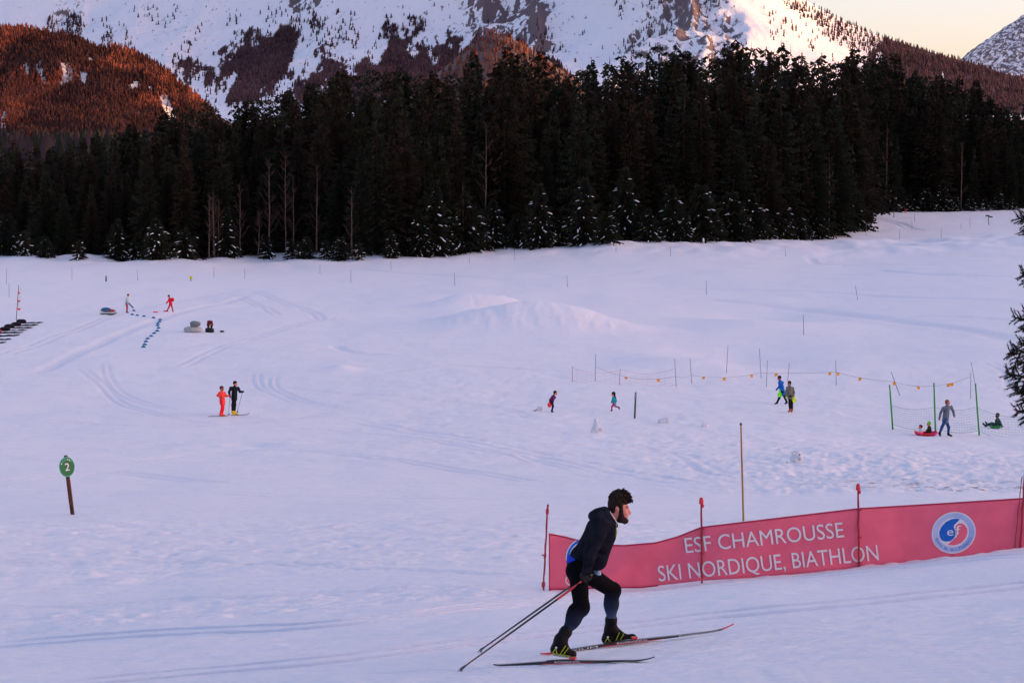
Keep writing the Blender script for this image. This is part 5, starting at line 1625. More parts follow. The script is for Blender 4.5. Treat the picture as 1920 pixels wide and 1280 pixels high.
        b.cap(pt(.36, .03, -.050), pt(.52, .115, -.048), .0042, .0042, L, part + '_trim', k=.002); b.cap(pt(.50, .03, -.050), pt(.66, .10, -.044), .0042, .0042, L, part + '_trim', k=.002)
        b.cap(pt(.05, .024, -.048), pt(.80, .022, -.044), .004, .004, L, part + '_trim', k=.002)
        for o in (.02, .05):
            c = an + sh * o
            b.cap(c + np.array([-.045, -.036, .006]), c + np.array([.04, -.042, -.006 + .02 * (o > .03)]), .0045, .0045, L, part + '_trim', k=.002)
        b.ell(pt(.14, .085, -.053), (.011, .006, .011), MAT['print_white'], part + '_badge', k=.001)
    SN = np.array([0, 0, .030]); 
    hN_, tN_ = Q(1034, 1226, nn), Q(1077, 1233, nn)
    hF_, tF_ = Q(1133, 1208, ff), Q(1192, 1200, ff)
    boot(aN, kN, hN_, tN_, 'boot'); boot(aF, kF, hF_, tF_, 'far_boot')
    for t0, t1 in ((Q(1139, 990, -.155), Q(1153, 1008, -.12)), ):
        pass
    # collar piping and draw cord
    b.cap(Q(1142, 956, -.085), Q(1150, 968, -.090), .0045, .0045, MAT['print_white'], 'collar_piping', k=.002); b.cap(Q(1150, 968, -.090), Q(1156, 978, -.080), .0045, .004, MAT['print_white'], 'collar_piping', k=.002)
    b.cap(Q(1156, 980, -.085), Q(1155, 1008, -.075), .004, .004, MAT['lime'], 'drawcord', k=.002)
    b.cap(Q(1073.5, 1086, -.205), Q(1085, 1082, -.208), .0035, .003, MAT['print_white'], 'logo', k=.002); b.cap(Q(1080, 1085.5, -.206), Q(1085, 1082, -.208), .005, .003, MAT['print_white'], 'logo', k=.002)
    for prt in ('body', 'jacket', 'hood', 'shirt'): b.attach(root, [prt], .010)
    for prt in ('hair', 'beard', 'glove', 'far_glove', 'far_cuff', 'boot', 'far_boot', 'boot_sole', 'far_boot_sole'): b.attach(root, [prt], .0062)
    for prt in ('eyes', 'eyebrows', 'boot_trim', 'far_boot_trim', 'boot_badge', 'far_boot_badge', 'collar_piping', 'drawcord', 'logo'): b.attach(root, [prt], .0032)
    ch = {o.name.split('.')[0]: o for o in root.children}
    for sub, par in (('boot_sole', 'boot'), ('boot_trim', 'boot'), ('boot_badge', 'boot'), ('far_boot_sole', 'far_boot'), ('far_boot_trim', 'far_boot'), ('far_boot_badge', 'far_boot'), ('hair_strands', 'hair'), ('collar_piping', 'hood'), ('drawcord', 'jacket'), ('far_cuff', 'far_glove')):
        ch[sub].parent = ch[par]
    for k, o in ch.items():
        if k.startswith('far_'): o.name = k[4:]
    # --- poles
    def ski_pole(hand, tip, ax, label):
        tip = Vector(tip); hand = Vector(hand); u = (tip - hand).normalized()
        e = empty('ski_pole', tip, label, 'ski pole', 'poles held by the skier')
        L = (tip - hand).length
        m = MB(); st = hand - u * .07 - tip
        m.tube([hand + u * .07 - tip, hand + u * (L * .42) - tip, Vector((0, 0, 0)) - u * .04], [.0115, .0105, .007], 8); m.build('shaft', MAT['poleshaft'], e)
        m = MB(); m.tube([hand + u * .05 - tip, hand + u * .36 - tip], [.0128, .0122], 8); m.build('red_section', MAT['skired'], e)
        m = MB(); m.tube([st, hand + u * .06 - tip], [.017, .013], 8); m.tube([st - u * .012, st + u * .02], [.014, .019], 8); m.build('grip', MAT['poleshaft'], e)
        # half-moon basket
        k = MB(); pb = -u * .05; a = Vector((0, 1, 0)); n2 = u.cross(a).normalized()
        n2 = n2 if n2.z < 0 else -n2
        k.tube([pb - u * .05, pb, pb + u * .02], [.010, .014, .010], 7)
        fan = []
        for i in range(9):
            q = math.radians(-80 + 20 * i); fan.append(pb + (n2 * math.cos(q) + a * math.sin(q)) * .040 + u * (.012 + .02 * math.cos(q)))
        vs = [pb - u * .02] + fan + [p + u * .008 for p in [pb - u * .02] + fan]
        fs = [(0, i, i + 1) for i in range(1, 9)] + [(10, 10 + i + 1, 10 + i) for i in range(1, 9)] + [(i, 10 + i, 10 + i + 1, i + 1) for i in range(1, 9)]
        k.add(vs, fs)
        k.tube([Vector((0, 0, 0)) - u * .03, u * .012], [.005, .002], 6)
        k.build('basket', MAT['basket'], e, smooth_shade=False)
    ski_pole(hNp, tipN, axN, 'nearer dark ski pole with red grip end, slanting down to its tip at lower left')
    ski_pole(hFp, tipF, axF, 'farther dark ski pole, parallel behind the nearer one')
    # --- skis
    def ski(tail, tip, foot, label, near):
        tail = Vector(tail); tip = Vector(tip)
        e = empty('cross_country_ski', foot, label, 'ski', 'skis of the foreground skier')
        u = (tip - tail); L = u.length; u.normalize(); sdv = Vector((0, 0, 1)).cross(u).normalized(); nv = u.cross(sdv)
        V = []; F = []; n = 46
        fo = Vector(foot)
        tf = (fo - tail).dot(u) / L
        for i in range(n + 1):
            t = i / n
            w = .022 * (1 if .06 < t < .9 else max(.25, min(t / .06 if t < .06 else 1, (1 - t) / .1 if t > .9 else 1))) 
            th = .010 + .020 * math.exp(-((t - tf) / .26) ** 2)
            up = 0.0
            if t > .88: up = (.028 if near else .05) * ((t - .88) / .12) ** 2
            if t < .05: up = .008 * ((.05 - t) / .05) ** 2
            c = tail + u * (L * t) + nv * up
            for a, z in ((-1, 0), (1, 0), (1, th), (-1, th)): V.append(c + sdv * (a * w) + nv * z - fo)
            if i:
                q = 4 * i
                for k in range(4): F.append((q - 4 + k, q - 4 + (k + 1) % 4, q + (k + 1) % 4, q + k))
        F.append((0, 3, 2, 1)); q = 4 * n; F.append((q, q + 1, q + 2, q + 3))
        mi = []
        for f in F:
            i = min(f) // 4; t = i / n; k = F.index(f) % 4 if len(f) == 4 else 0
            mi.append(1 if (t < .10 and not near) or (not near and t > .93) else 0)
        bl = add_obj('blade', mesh_from('blade', V, F, [MAT['skiblack'], MAT['skired']], mi, False), e)
        # red flash and lettering on the side wall towards the camera
        side = -1 if (sdv.y > 0) else 1
        def sp(t, z): 
            th = .010 + .020 * math.exp(-((t - tf) / .26) ** 2)
            up = (.028 if near else .05) * ((t - .88) / .12) ** 2 if t > .88 else 0
            return tail + u * (L * t) + sdv * side * .0235 + nv * (z * th + up) - fo
        k = MB()
        a0, a1 = tf - .10, tf + .22
        m = 10
        k.add([sp(a0 + (a1 - a0) * i / m, .08) for i in range(m + 1)] + [sp(a0 + (a1 - a0) * i / m, .34) for i in range(m + 1)], [(i, i + 1, m + 2 + i, m + 1 + i) for i in range(m)])
        k.build('red_flash', MAT['skired'], bl, smooth_shade=False)
        def letters(txt, t0, t1, z0, z1, nm):
            Vt, Ft = text_mesh(txt); a, bb = Vt[:, 0].min(), Vt[:, 0].max(); h = Vt[:, 1].max()
            P = []
            for v in Vt:
                P.append(sp(t0 + (t1 - t0) * (v[0] - a) / (bb - a), z0 + (z1 - z0) * v[1] / h) + sdv * side * .002)
            add_obj(nm, mesh_from(nm, P, Ft, [MAT['print_white']], None, False), bl)
        letters('ROSSIGNOL', tf - .02, tf + .14, .38, .95, 'lettering')
        if not near:
            letters('XIUM', tf - .26, tf - .12, .15, .95, 'lettering'); letters('ROSSIGNOL', tf + .30, tf + .52, .12, .95, 'lettering')
        # binding
        k = MB(); R3 = Matrix((u, sdv, nv)).transposed()
        top = .030
        k.box(nv * (top + .004) + u * .02, (.30, .040, .008), 0, R3); k.box(nv * (top + .018) + u * .155, (.06, .038, .024), 1, R3)
        k.build('binding', [MAT['skiblack'], MAT['skired']], e, smooth_shade=False)
    tN = hit(926, 1249); 
    fN = Vector((gN.x, gN.y, 0))
    def ski_line(pa, pb, L, foot_px):
        a = pix(*pa, 20); 
        return a
    def on_snow(px, py, lift=0.012):
        p = hit(px, py); p.z += lift; return p
    a, bt = on_snow(926, 1250), on_snow(1228, 1240)
    print('near ski', (bt - a).length, a.y, bt.y)
    f = a + (bt - a) * ((1052 - 926) / (1228 - 926))
    ski(a, bt, f, 'nearer black ski with a red flash, flat on the snow under the rear boot', True)
    a, bt = on_snow(1013, 1230), on_snow(1376, 1184, 0.03)
    print('far ski', (bt - a).length, a.y, bt.y)
    f = a + (bt - a) * ((1160 - 1013) / (1376 - 1013))
    ski(a, bt, f, 'farther ski with red tail and white lettering, under the forward boot', False)
skier()
# ------------------------------------------------------------------ things out on the snowfield
MAT['pole_grey'] = material('grey_stake', alb(120, 112, 145), 0.6, 0.2, 10.0)
MAT['pole_dark'] = material('dark_stake', alb(52, 58, 66), 0.6, 0.2, 10.0)
MAT['pole_pink'] = material('faded_red_stake', alb(168, 105, 130), 0.6, 0.2, 10.0)
MAT['pole_green'] = material('green_stake', alb(12, 128, 40), 0.5, 0.12, 10.0)
MAT['bamboo'] = material('yellow_bamboo', alb(140, 100, 30), 0.6, 0.25, 9.0)
MAT['bark_post'] = material('brown_post', alb(74, 38, 34), 0.85, 0.4, 7.0, bump=0.4)
MAT['orange'] = material('orange_pennant', alb(222, 140, 45), 0.7, 0.1, 10.0)
MAT['rope'] = material('grey_rope', alb(140, 130, 160), 0.8, 0.1, 10.0)
MAT['netgreen'] = material('green_net', alb(115, 150, 160), 0.8, 0.1, 10.0)
MAT['netpink'] = material('pink_net', alb(195, 130, 160), 0.8, 0.1, 10.0)
MAT['signgreen'] = material('green_sign', alb(8, 88, 62), 0.4, 0.15, 8.0, spec=0.3)
MAT['signrim'] = material('sign_rim', alb(60, 150, 150), 0.4, 0.15, 8.0, spec=0.3)
MAT['conedisc'] = material('blue_marker', alb(12, 92, 160), 0.5, 0.12, 10.0)
MAT['redplastic'] = material('red_plastic', alb(226, 40, 62), 0.4, 0.1, 6.0, spec=0.4)
MAT['pinkplastic'] = material('pink_plastic', alb(214, 40, 120), 0.4, 0.1, 6.0, spec=0.4)
MAT['lime_plastic'] = material('lime_plastic', alb(100, 215, 25), 0.4, 0.1, 6.0, spec=0.4)
MAT['yellow_plastic'] = material('yellow_green_plastic', alb(205, 240, 30), 0.4, 0.1, 6.0, spec=0.4)
MAT['green_plastic'] = material('green_plastic', alb(10, 120, 60), 0.4, 0.1, 6.0, spec=0.4)
MAT['matblack'] = material('black_mat', alb(28, 24, 38), 0.85, 0.3, 5.0, spec=0.1)
MAT['bagdark'] = material('dark_bag', alb(30, 34, 42), 0.8, 0.3, 6.0, bump=0.3)
MAT['baggrey'] = material('grey_sack', alb(150, 146, 172), 0.75, 0.2, 4.0, bump=0.5, bump_scale=9)
MAT['bagslate'] = material('slate_sack', alb(102, 104, 124), 0.75, 0.2, 4.0, bump=0.5, bump_scale=9)
MAT['metal'] = material('grey_metal', alb(120, 120, 132), 0.4, 0.2, 10.0, metal=0.6)
MAT['bluetarp'] = material('blue_tarpaulin', alb(20, 80, 150), 0.6, 0.2, 8.0, bump=0.4)
MAT['redtarp'] = material('red_tarpaulin', alb(160, 30, 50), 0.6, 0.2, 8.0, bump=0.4)
MAT['yellowsign'] = material('yellow_sign', alb(205, 190, 30), 0.5, 0.1, 8.0)
MAT['snowfig'] = snow_material('packed_snow', (0.70, 0.71, 0.75), 0.9, 9.0)

def stake(top, bot, rad, mat, label, group, name='stake', tip=None):
    g = hit(*bot); d = g.y
    t = pix(top[0], top[1], d)
    e = empty(name, g, label, 'stake', group)
    m = MB(); ax = t - g
    m.tube([ax * -0.06, ax * 0.33, ax * 0.66, ax], [rad, rad * .95, rad * .9, rad * .7], 7)
    m.build('shaft', MAT[mat], e)
    if tip:
        k = MB(); k.tube([ax * (1 - tip[1]), ax * 1.002], [rad * 1.15, rad * 1.0], 7); k.build('tip', MAT[tip[0]], e)
    return e, g, ax

stake((1389, 793), (1394, 976), 0.024, 'bamboo', 'tall thin yellow bamboo stake standing behind the banner', None, 'bamboo_stake', ('bark_post', .02))
stake((1192, 735), (1190, 784), 0.05, 'pole_dark', 'short thick dark stake beside the running child', None, 'dark_stake', ('pole_grey', .25))
for i, (t, b) in enumerate([((1668, 722), (1674, 805)), ((1751, 718), (1754, 809)), ((1829, 720), (1836, 816))]):
    stake(t, b, 0.045, 'pole_green', ('green net post left of the red sledge', 'green net post right behind the red sledge', 'green net post between the grey-jacketed man and the reclining sledger')[i], 'green posts carrying the net', 'net_post', ('pole_dark', .01))

near_st = [((1073, 686), (1073, 716), 'pole_pink'), ((1117, 664), (1116, 715), 'pole_grey'), ((1163, 691), (1161, 721), 'pole_pink'), ((1265, 672), (1268, 725), 'pole_grey'), ((1294, 672), (1297, 719), 'pole_grey'), ((1365, 648), (1362, 699), 'pole_grey'),
           ((1424, 653), (1427, 709), 'pole_grey'), ((1439, 675), (1437, 725), 'pole_grey'), ((1480, 680), (1477, 714), 'pole_grey'), ((1567, 675), (1568, 722), 'pole_grey'), ((1671, 697), (1687, 741), 'pole_dark'), ((1820, 698), (1820, 748), 'pole_grey'), ((1821, 679), (1829, 724), 'pole_grey')]
for i, (t, b, m) in enumerate(near_st):
    lab = 'thin stake along the pennant rope, %s from the left' % ordinal(i)
    if i == 10: lab = 'thin dark stake leaning left beside the first green net post'
    stake(t, b, 0.020, m, lab, 'thin stakes along the pennant rope', 'rope_stake')
far_st = [((12, 503), (12, 533)), ((17, 530), (17, 557)), ((135, 503), (135, 524)), ((258, 505), (258, 526)), ((401, 500), (401, 520)), ((459, 503), (459, 522)), ((600, 496), (600, 514)), ((658, 505), (658, 530)), ((733, 490), (733, 506)), ((852, 511), (853, 535)), ((880, 478), (880, 494)), ((1063, 516), (1064, 538)), ((1324, 526), (1325, 553)),
          ((1257, 463), (1257, 481)), ((1472, 463), (1473, 480)), ((1506, 589), (1507, 628)), ((1604, 535), (1608, 562)), ((1624, 421), (1624, 442)), ((1687, 431), (1687, 449)), ((1710, 414), (1710, 431)), ((1715, 396), (1715, 417)), ((1765, 428), (1765, 447)), ((1802, 420), (1802, 429)), ((1818, 408), (1819, 426)), ((1155, 452), (1155, 472)), ((965, 470), (965, 488))]
far_st.sort(key=lambda s: s[0][0])
for i, (t, b) in enumerate(far_st):
    stake(t, b, 0.028, 'pole_grey', 'thin piste stake far out on the snowfield, %s from the left' % ordinal(i), 'thin piste stakes on the far snowfield', 'piste_stake')
stake((1676, 391), (1676, 408), 0.08, 'pole_dark', 'dark post by the forest bend of the far trail', None, 'trail_post')
stake((1697, 391), (1697, 400), 0.09, 'redplastic', 'small red marker post near the far trail bend', None, 'marker_post')
stake((199, 517), (199, 528), 0.09, 'pole_dark', 'short dark post far off on the left of the snowfield', None, 'trail_post')
e, g, ax = stake((1853, 404), (1854, 422), 0.07, 'pole_dark', 'dark signpost with two short arms on the far right', None, 'signpost')
k = MB(); k.box(ax * .95 + Vector((-.15, 0, .05)), (0.75, .06, .28)); k.box(ax * .88 + Vector((.45, 0, -.05)), (0.7, .06, .25)); k.build('arms', MAT['pole_dark'], e, smooth_shade=False)
e, g, ax = stake((358, 520), (358, 527), 0.05, 'pole_dark', 'small yellow diamond sign on the far snowfield', None, 'diamond_sign')
k = MB(); c = ax * .9; w = .26
k.add([c + Vector((0, y, w)) for y in (-.02, .02)] + [c + Vector((w, y, 0)) for y in (-.02, .02)] + [c + Vector((0, y, -w)) for y in (-.02, .02)] + [c + Vector((-w, y, 0)) for y in (-.02, .02)], [(0, 6, 4, 2), (1, 3, 5, 7), (0, 2, 3, 1), (2, 4, 5, 3), (4, 6, 7, 5), (6, 0, 1, 7)])
k.build('plate', MAT['yellowsign'], e, smooth_shade=False)

# tall feather flag on the far left
e, g, ax = stake((35, 534), (30.5, 600), 0.03, 'pole_dark', 'leaning flagpole with a narrow red and white flag at the far left', None, 'flagpole')
V = []; F = []; mi = []
n = 14
for i in range(n + 1):
    t = 0.30 + 0.64 * i / n; p = ax * t; wv = (.22 + .12 * math.sin(i * 1.1)) * (1 if i < n else .5)
    V += [p + Vector((.02, 0, 0)), p + Vector((.02 + wv, .05 * math.sin(i), -.08)), p + Vector((.02, .012, 0)), p + Vector((.02 + wv, .05 * math.sin(i) + .012, -.08))]
    if i:
        q = 4 * i; F += [(q - 4, q - 3, q + 1, q), (q - 2, q + 2, q + 3, q - 1), (q - 3, q - 1, q + 3, q + 1)]; mi += [1 if i % 5 == 1 else 0] * 3
add_obj('flag', mesh_from('flag', V, F, [MAT['print_white'], MAT['redplastic']], mi, False), e)

# pennant rope: rope with orange pennants
def sag_line(pts, n=8):
    out = []
    for a, b, s in pts:
        for i in range(n): 
            t = i / n; p = a.lerp(b, t); p = p - Vector((0, 0, 4 * s * t * (1 - t))); out.append(p)
    out.append(pts[-1][1]); return out
def at_stake(px, py, bot): return pix(px, py, hit(*bot).y)
nodes = [at_stake(1117, 688, (1116, 715)), at_stake(1266, 706, (1268, 725)), at_stake(1296, 703, (1297, 719)), at_stake(1424, 699, (1427, 709)), at_stake(1567, 697, (1568, 722)), at_stake(1673, 715, (1687, 741)), at_stake(1820, 706, (1820, 748))]
sags = [0.40, .1, .22, .05, .10, .42]
L = sag_line([(nodes[i], nodes[i + 1], sags[i]) for i in range(len(nodes) - 1)])
e = empty('pennant_rope', nodes[0], 'sagging rope hung with orange pennants across the snowfield', 'rope')
m = MB(); m.tube([p - nodes[0] for p in L], .010, 5); m.build('rope', MAT['rope'], e)
Lx = [project(p.x, p.y, p.z)[0] for p in L]
for i, px in enumerate([1174, 1234, 1320, 1358, 1409, 1456, 1556, 1571, 1613, 1677, 1722, 1779, 1785]):
    j = int(np.clip(np.searchsorted(Lx, px), 1, len(L) - 1)); t = (px - Lx[j - 1]) / (Lx[j] - Lx[j - 1]); p = L[j - 1].lerp(L[j], t) - nodes[0]
    w = .10; h = .19 if i not in (0, 2) else .14; tw = .04 * math.sin(i * 2.1)
    q = MB(); q.add([p + Vector((-w, 0, 0)), p + Vector((w, tw, 0)), p + Vector((w * .7 + tw, .03 + tw, -h)), p + Vector((-w * .8 + tw, .02, -h)), p + Vector((-w, .006, 0)), p + Vector((w, tw + .006, 0)), p + Vector((w * .7 + tw, .036 + tw, -h)), p + Vector((-w * .8 + tw, .026, -h))],
              [(0, 3, 2, 1), (4, 5, 6, 7), (0, 1, 5, 4), (1, 2, 6, 5), (2, 3, 7, 6), (3, 0, 4, 7)])
    q.build('pennant', MAT['orange'], e, smooth_shade=False)

def net(spans, rows, cols, mat, label, r=.0042, edge=.009):
    """spans: list of (top-left, bottom-left, top-right, bottom-right, sag)"""
    o = spans[0][1]
    e = empty('net', o, label, 'net')
    m = MB(); ed = MB()
    for tl, bl, tr, br, s in spans:
        def P(u, v):
            a = tl.lerp(bl, v); b = tr.lerp(br, v); p = a.lerp(b, u); return p - Vector((0, 0, 4 * s * u * (1 - u))) - o
        for j in range(rows + 1):
            (ed if j in (0, rows) else m).tube([P(i / 10, j / rows) for i in range(11)], edge if j in (0, rows) else r, 4, cap=False)
        for i in range(cols + 1):
            m.tube([P(i / cols, j / 4) for j in range(5)], r * .6, 3, cap=False)
    tag(m.build('mesh', MAT[mat], e), kind='stuff'); tag(ed.build('edge_rope', MAT[mat], e), kind='stuff')
def npt(px, py, bot): return pix(px, py, hit(*bot).y - .06)
gp = [((1671, 760), (1675, 795), (1674, 805)), ((1752, 763), (1754, 802), (1754, 809)), ((1831, 763), (1835, 807), (1836, 816)), ((1930, 775), (1935, 820), (1935, 826))]
sp = []
for i in range(3):
    a, b = gp[i], gp[i + 1]
    if i == 2: tr, br = pix(1935, 778, 96), pix(1938, 821, 96)
    else: tr, br = npt(*b[0], b[2]), npt(*b[1], b[2])
    sp.append((npt(*a[0], a[2]), npt(*a[1], a[2]), tr, br, .16 if i < 2 else .25))
net(sp, 9, 16, 'netgreen', 'fine green safety net sagging between green posts at the right')
pk = [((1073, 689), (1073, 712), (1073, 716)), ((1163, 693), (1161, 720), (1161, 721)), ((1266, 690), (1268, 720), (1268, 725))]
sp = []
for i in range(2):
    a, b = pk[i], pk[i + 1]; sp.append((npt(*a[0], a[2]), npt(*a[1], a[2]), npt(*b[0], b[2]), npt(*b[1], b[2]), .28 if i == 0 else .3))
net(sp, 5, 10, 'netpink', 'drooping faded pink net between thin stakes in mid field', .003, .007)

# round green trail sign
g = hit(136, 964); d = g.y
e = empty('trail_sign', g, 'round green trail sign with a white figure two on a leaning brown post', 'sign')
t = pix(127, 893, d); ax = t - g
m = MB(); m.tube([ax * -.08, ax * .5, ax, ax + (pix(123, 857, d) - t)], [.052, .055, .052, .05], 10); m.build('post', MAT['bark_post'], e)
cen = pix(126.5, 874, d) - g + Vector((0, -.085, 0)); sx = 10.9 * d / FPX; sz = 19 * d / FPX
yaw = R(52); true_r = sz; rx = Vector((math.cos(yaw), math.sin(yaw), 0)) ; rz = (pix(125, 856, d) - pix(128.5, 892, d)).normalized()
ny = rx.cross(rz).normalized(); ny = ny if ny.y < 0 else -ny
def disc(r, off, th, mat, name):
    n = 36; q = MB(); vs = []
    for o in (off, off + th):
        for i in range(n):
            a = 2 * math.pi * i / n; vs.append(cen + rx * (r * .96 * math.cos(a)) + rz * (r * math.sin(a)) + ny * o)
    q.add(vs, [tuple(range(n)), tuple(range(2 * n - 1, n - 1, -1))] + [(i, n + i, n + (i + 1) % n, (i + 1) % n) for i in range(n)])
    return q.build(name, MAT[mat], e, smooth_shade=False)
disc(true_r, 0, .012, 'signrim', 'disc_rim'); face_o = disc(true_r * .92, .0125, .004, 'signgreen', 'disc_face')
def sign_txt(txt, u, v, h, wide, rot, name):
    Vt, Ft = text_mesh(txt); mx = (Vt[:, 0].min() + Vt[:, 0].max()) / 2; my = Vt[:, 1].max() / 2; k = h / Vt[:, 1].max()
    P = []
    for q in Vt:
        x, y = (q[0] - mx) * k * wide, (q[1] - my) * k
        x, y = x * math.cos(rot) - y * math.sin(rot), x * math.sin(rot) + y * math.cos(rot)
        P.append(cen + rx * (u + x) + rz * (v + y) + ny * .020)
    add_obj(name, mesh_from(name, P, Ft, [MAT['print_white'] if h > .1 else MAT['signrim']], None, False), face_o)
sign_txt('2', 0, 0.0, true_r * .74, 1.15, 0, 'figure')
for i in range(7):       # worn, unreadable lettering round the top
    a = R(150 - 18 * i)
    q = MB(); c0 = cen + rx * (true_r * .74 * math.cos(a)) + rz * (true_r * .74 * math.sin(a)) + ny * .0185
    q.add([c0 + rx * (.018 * math.cos(b)) + rz * (.028 * math.sin(b)) for b in (0, 1.57, 3.14, 4.71)], [(0, 1, 2, 3)]); q.build('worn_mark', MAT['print_white' if i in (0, 4, 5) else 'signrim'], face_o, smooth_shade=False)
k = MB(); tp = pix(123.5, 857, d) - g; k.tube([tp - Vector((0, 0, .03)), tp + Vector((.0, 0, .05))], [.058, .045], 10); k.build('post_cap', MAT['pole_dark'], e)

# blue marker discs
cone = MB(); cone.tube([(0, 0, -.01), (0, 0, .03), (0, 0, .11), (0, 0, .14)], [.19, .185, .10, .05], 12); cme = mesh_from('marker_disc', cone.v, cone.f, [MAT['conedisc']], None, True)
CN = [(250.6, 583), (247.8, 590.5), (257.2, 591.9), (270.1, 593.6), (287.9, 596.4), (300.5, 600), (299.5, 604), (296.0, 607.6), (295.4, 611.3), (297.3, 615.8), (294.7, 621.1), (289.3, 625.6), (283.6, 631), (276.9, 635.8), (273.8, 641.1), (271.3, 646.7), (269.1, 651.2)]
for i, (px, py) in enumerate(CN):
    g = hit(px, py); o = add_obj('marker_cone', cme, None, g); o.rotation_euler = (0, 0, i)
    tag(o, 'small blue marker cone, %s along the curved row counted from the white-shirted person' % ordinal(i), 'cone', 'blue marker cones laid out in a curve')
for (px, py, lab) in ((291.4, 586, 'flat red marker lying between the two standing trainers'), (311, 584, 'flat red marker at the feet of the person in red')):
    g = hit(px, py); m = MB(); m.box((0, 0, .05), (.42, .2, .09), 0, Matrix.Rotation(.2, 3, 'Z')); m.tube([(-.2, 0, .05), (.22, 0, .1)], [.05, .03], 6); o = m.build('red_marker', MAT['redplastic'], None, (0, 0, 0)); o.location = g; tag(o, lab, 'marker')

# transport sledge with blue and red load
g = hit(203, 590); d = g.y; S = d / FPX
e = empty('cargo_sledge', g, 'low cargo sledge with barred sides and a blue and red load', 'sledge')
w = 28 * S; h = 14 * S
m = MB()
for y in (-.35, .35):
    m.tube([(-w / 2 - .02, y, .05), (-w * .3, y, .02), (w * .35, y, .02), (w / 2 + .05, y, .16)], .03, 6)
    m.tube([(-w / 2, y, h * .62), (w * .46, y, h * .52)], .025, 6)
    for i in range(8): x = -w / 2 + w * .95 * i / 7; m.tube([(x, y, .03), (x, y, h * .6)], .018, 5)
for x in (-w / 2, 0, w * .46): m.tube([(x, -.35, h * .25), (x, .35, h * .25)], .02, 5)
m.build('frame', MAT['metal'], e)
m = MB(); m.box((0, 0, .10), (w * .92, .62, .03)); m.build('deck', MAT['bagdark'], e)
m = MB(); m.blob((-w * .14, 0, h * .66), (w * .36, .36, h * .32), 0, 14, 8, None, .12, random.Random(1)); m.build('blue_load', MAT['bluetarp'], e)
m = MB(); m.blob((w * .18, -.02, h * .55), (w * .30, .34, h * .20), 0, 14, 8, None, .12, random.Random(2)); m.build('red_load', MAT['redtarp'], e)

def sack(px0, px1, py0, py1, mat, label, seed, ground=True, d=None):
    g = hit((px0 + px1) / 2, py1); d = d or g.y; S = d / FPX
    w = (px1 - px0) * S; h = (py1 - py0) * S
    c = pix((px0 + px1) / 2, (py0 + py1) / 2, d)
    m = MB(); rn = random.Random(seed); nu, nv = 20, 10
    vs = []; fs = []
    for j in range(nv + 1):
        ph = math.pi * j / nv
        for i in range(nu):
            th = 2 * math.pi * i / nu
            def sp_(v, p): return math.copysign(abs(v) ** p, v)
            gq = 1 + .05 * math.sin(3 * th + seed) + .04 * math.sin(5 * ph + seed)
            vs.append((w / 2 * sp_(math.sin(ph), .6) * sp_(math.cos(th), .8) * gq, w * .36 * sp_(math.sin(ph), .6) * sp_(math.sin(th), .8) * gq, h / 2 * sp_(math.cos(ph), .7) * (1 - .10 * math.cos(th))))
    for j in range(nv):
        for i in range(nu):
            i2 = (i + 1) % nu; fs.append((j * nu + i, (j + 1) * nu + i, (j + 1) * nu + i2, j * nu + i2))
    m.add(vs, fs)
    o = m.build('sack', MAT[mat], None); o.location = c
    if ground: o.location.z = gz(c.x, c.y) + h / 2 - .06
    tag(o, label, 'sack', 'bulky sacks on the snow'); return d
ds = sack(344, 379, 611, 622.5, 'baggrey', 'large pale grey sack lying on the snow beside the stooping person', 1)
sack(356, 376, 602, 612.8, 'bagslate', 'slate grey sack resting on the larger pale sack', 2, False, ds)
sack(412.5, 420.5, 618, 622.5, 'bagdark', 'small dark bag on the snow to the right of the stooping person', 3)
sack(385, 402, 613, 623, 'bagdark', 'dark open bag at the feet of the stooping person', 4)
sack(-4, 3, 616, 625, 'redtarp', 'red bag cut by the left edge beside the black mats', 5)

# shooting mats
for i, (x0, x1, py) in enumerate([(38, 77, 605.5), (29, 69, 610), (17, 60, 615), (7, 50, 619.5), (-6, 41, 624), (-14, 33, 629.5), (-22, 17, 637), (-30, 8, 643)]):
    d = hit(max(x1 - 8, 2), py).y; S = d / FPX
    c = pix((x0 + x1) / 2, py, d); w = (x1 - x0) * S
    m = MB(); V = []; F = []
    n = 10
    for a in range(n + 1):
        for bq in range(3):
            x = c.x - w / 2 + w * a / n + (bq - 1) * .12; y = c.y - .42 + .42 * bq
            V.append((x, y, gz(x, y) + .06 + .02 * math.sin(a * 1.7 + i)))
    for a in range(n):
        for bq in range(2):
            q = a * 3 + bq; F.append((q, q + 3, q + 4, q + 1))
    nn = len(V); V += [(v[0], v[1], v[2] - .035) for v in V]; F += [tuple(nn + k for k in reversed(f)) for f in F]
    m.add(V, F)
    if i < 4: m.blob((c.x - w * .46, c.y, gz(c.x - w * .46, c.y) + .16), (.45, .40, .19), 0, 10, 6, None, .3, random.Random(i)); m.tube([(c.x - w * .62, c.y, gz(c.x - w * .5, c.y) + .30), (c.x - w * .3, c.y - .1, gz(c.x - w * .3, c.y) + .10)], .025, 5)
    org = Vector((c.x, c.y, c.z)); o = m.build('shooting_mat', MAT['matblack'], None, org)
    tag(o, 'black mat laid on the snow at the left edge, %s from the far end' % ordinal(i), 'mat', 'row of black mats at the left edge')

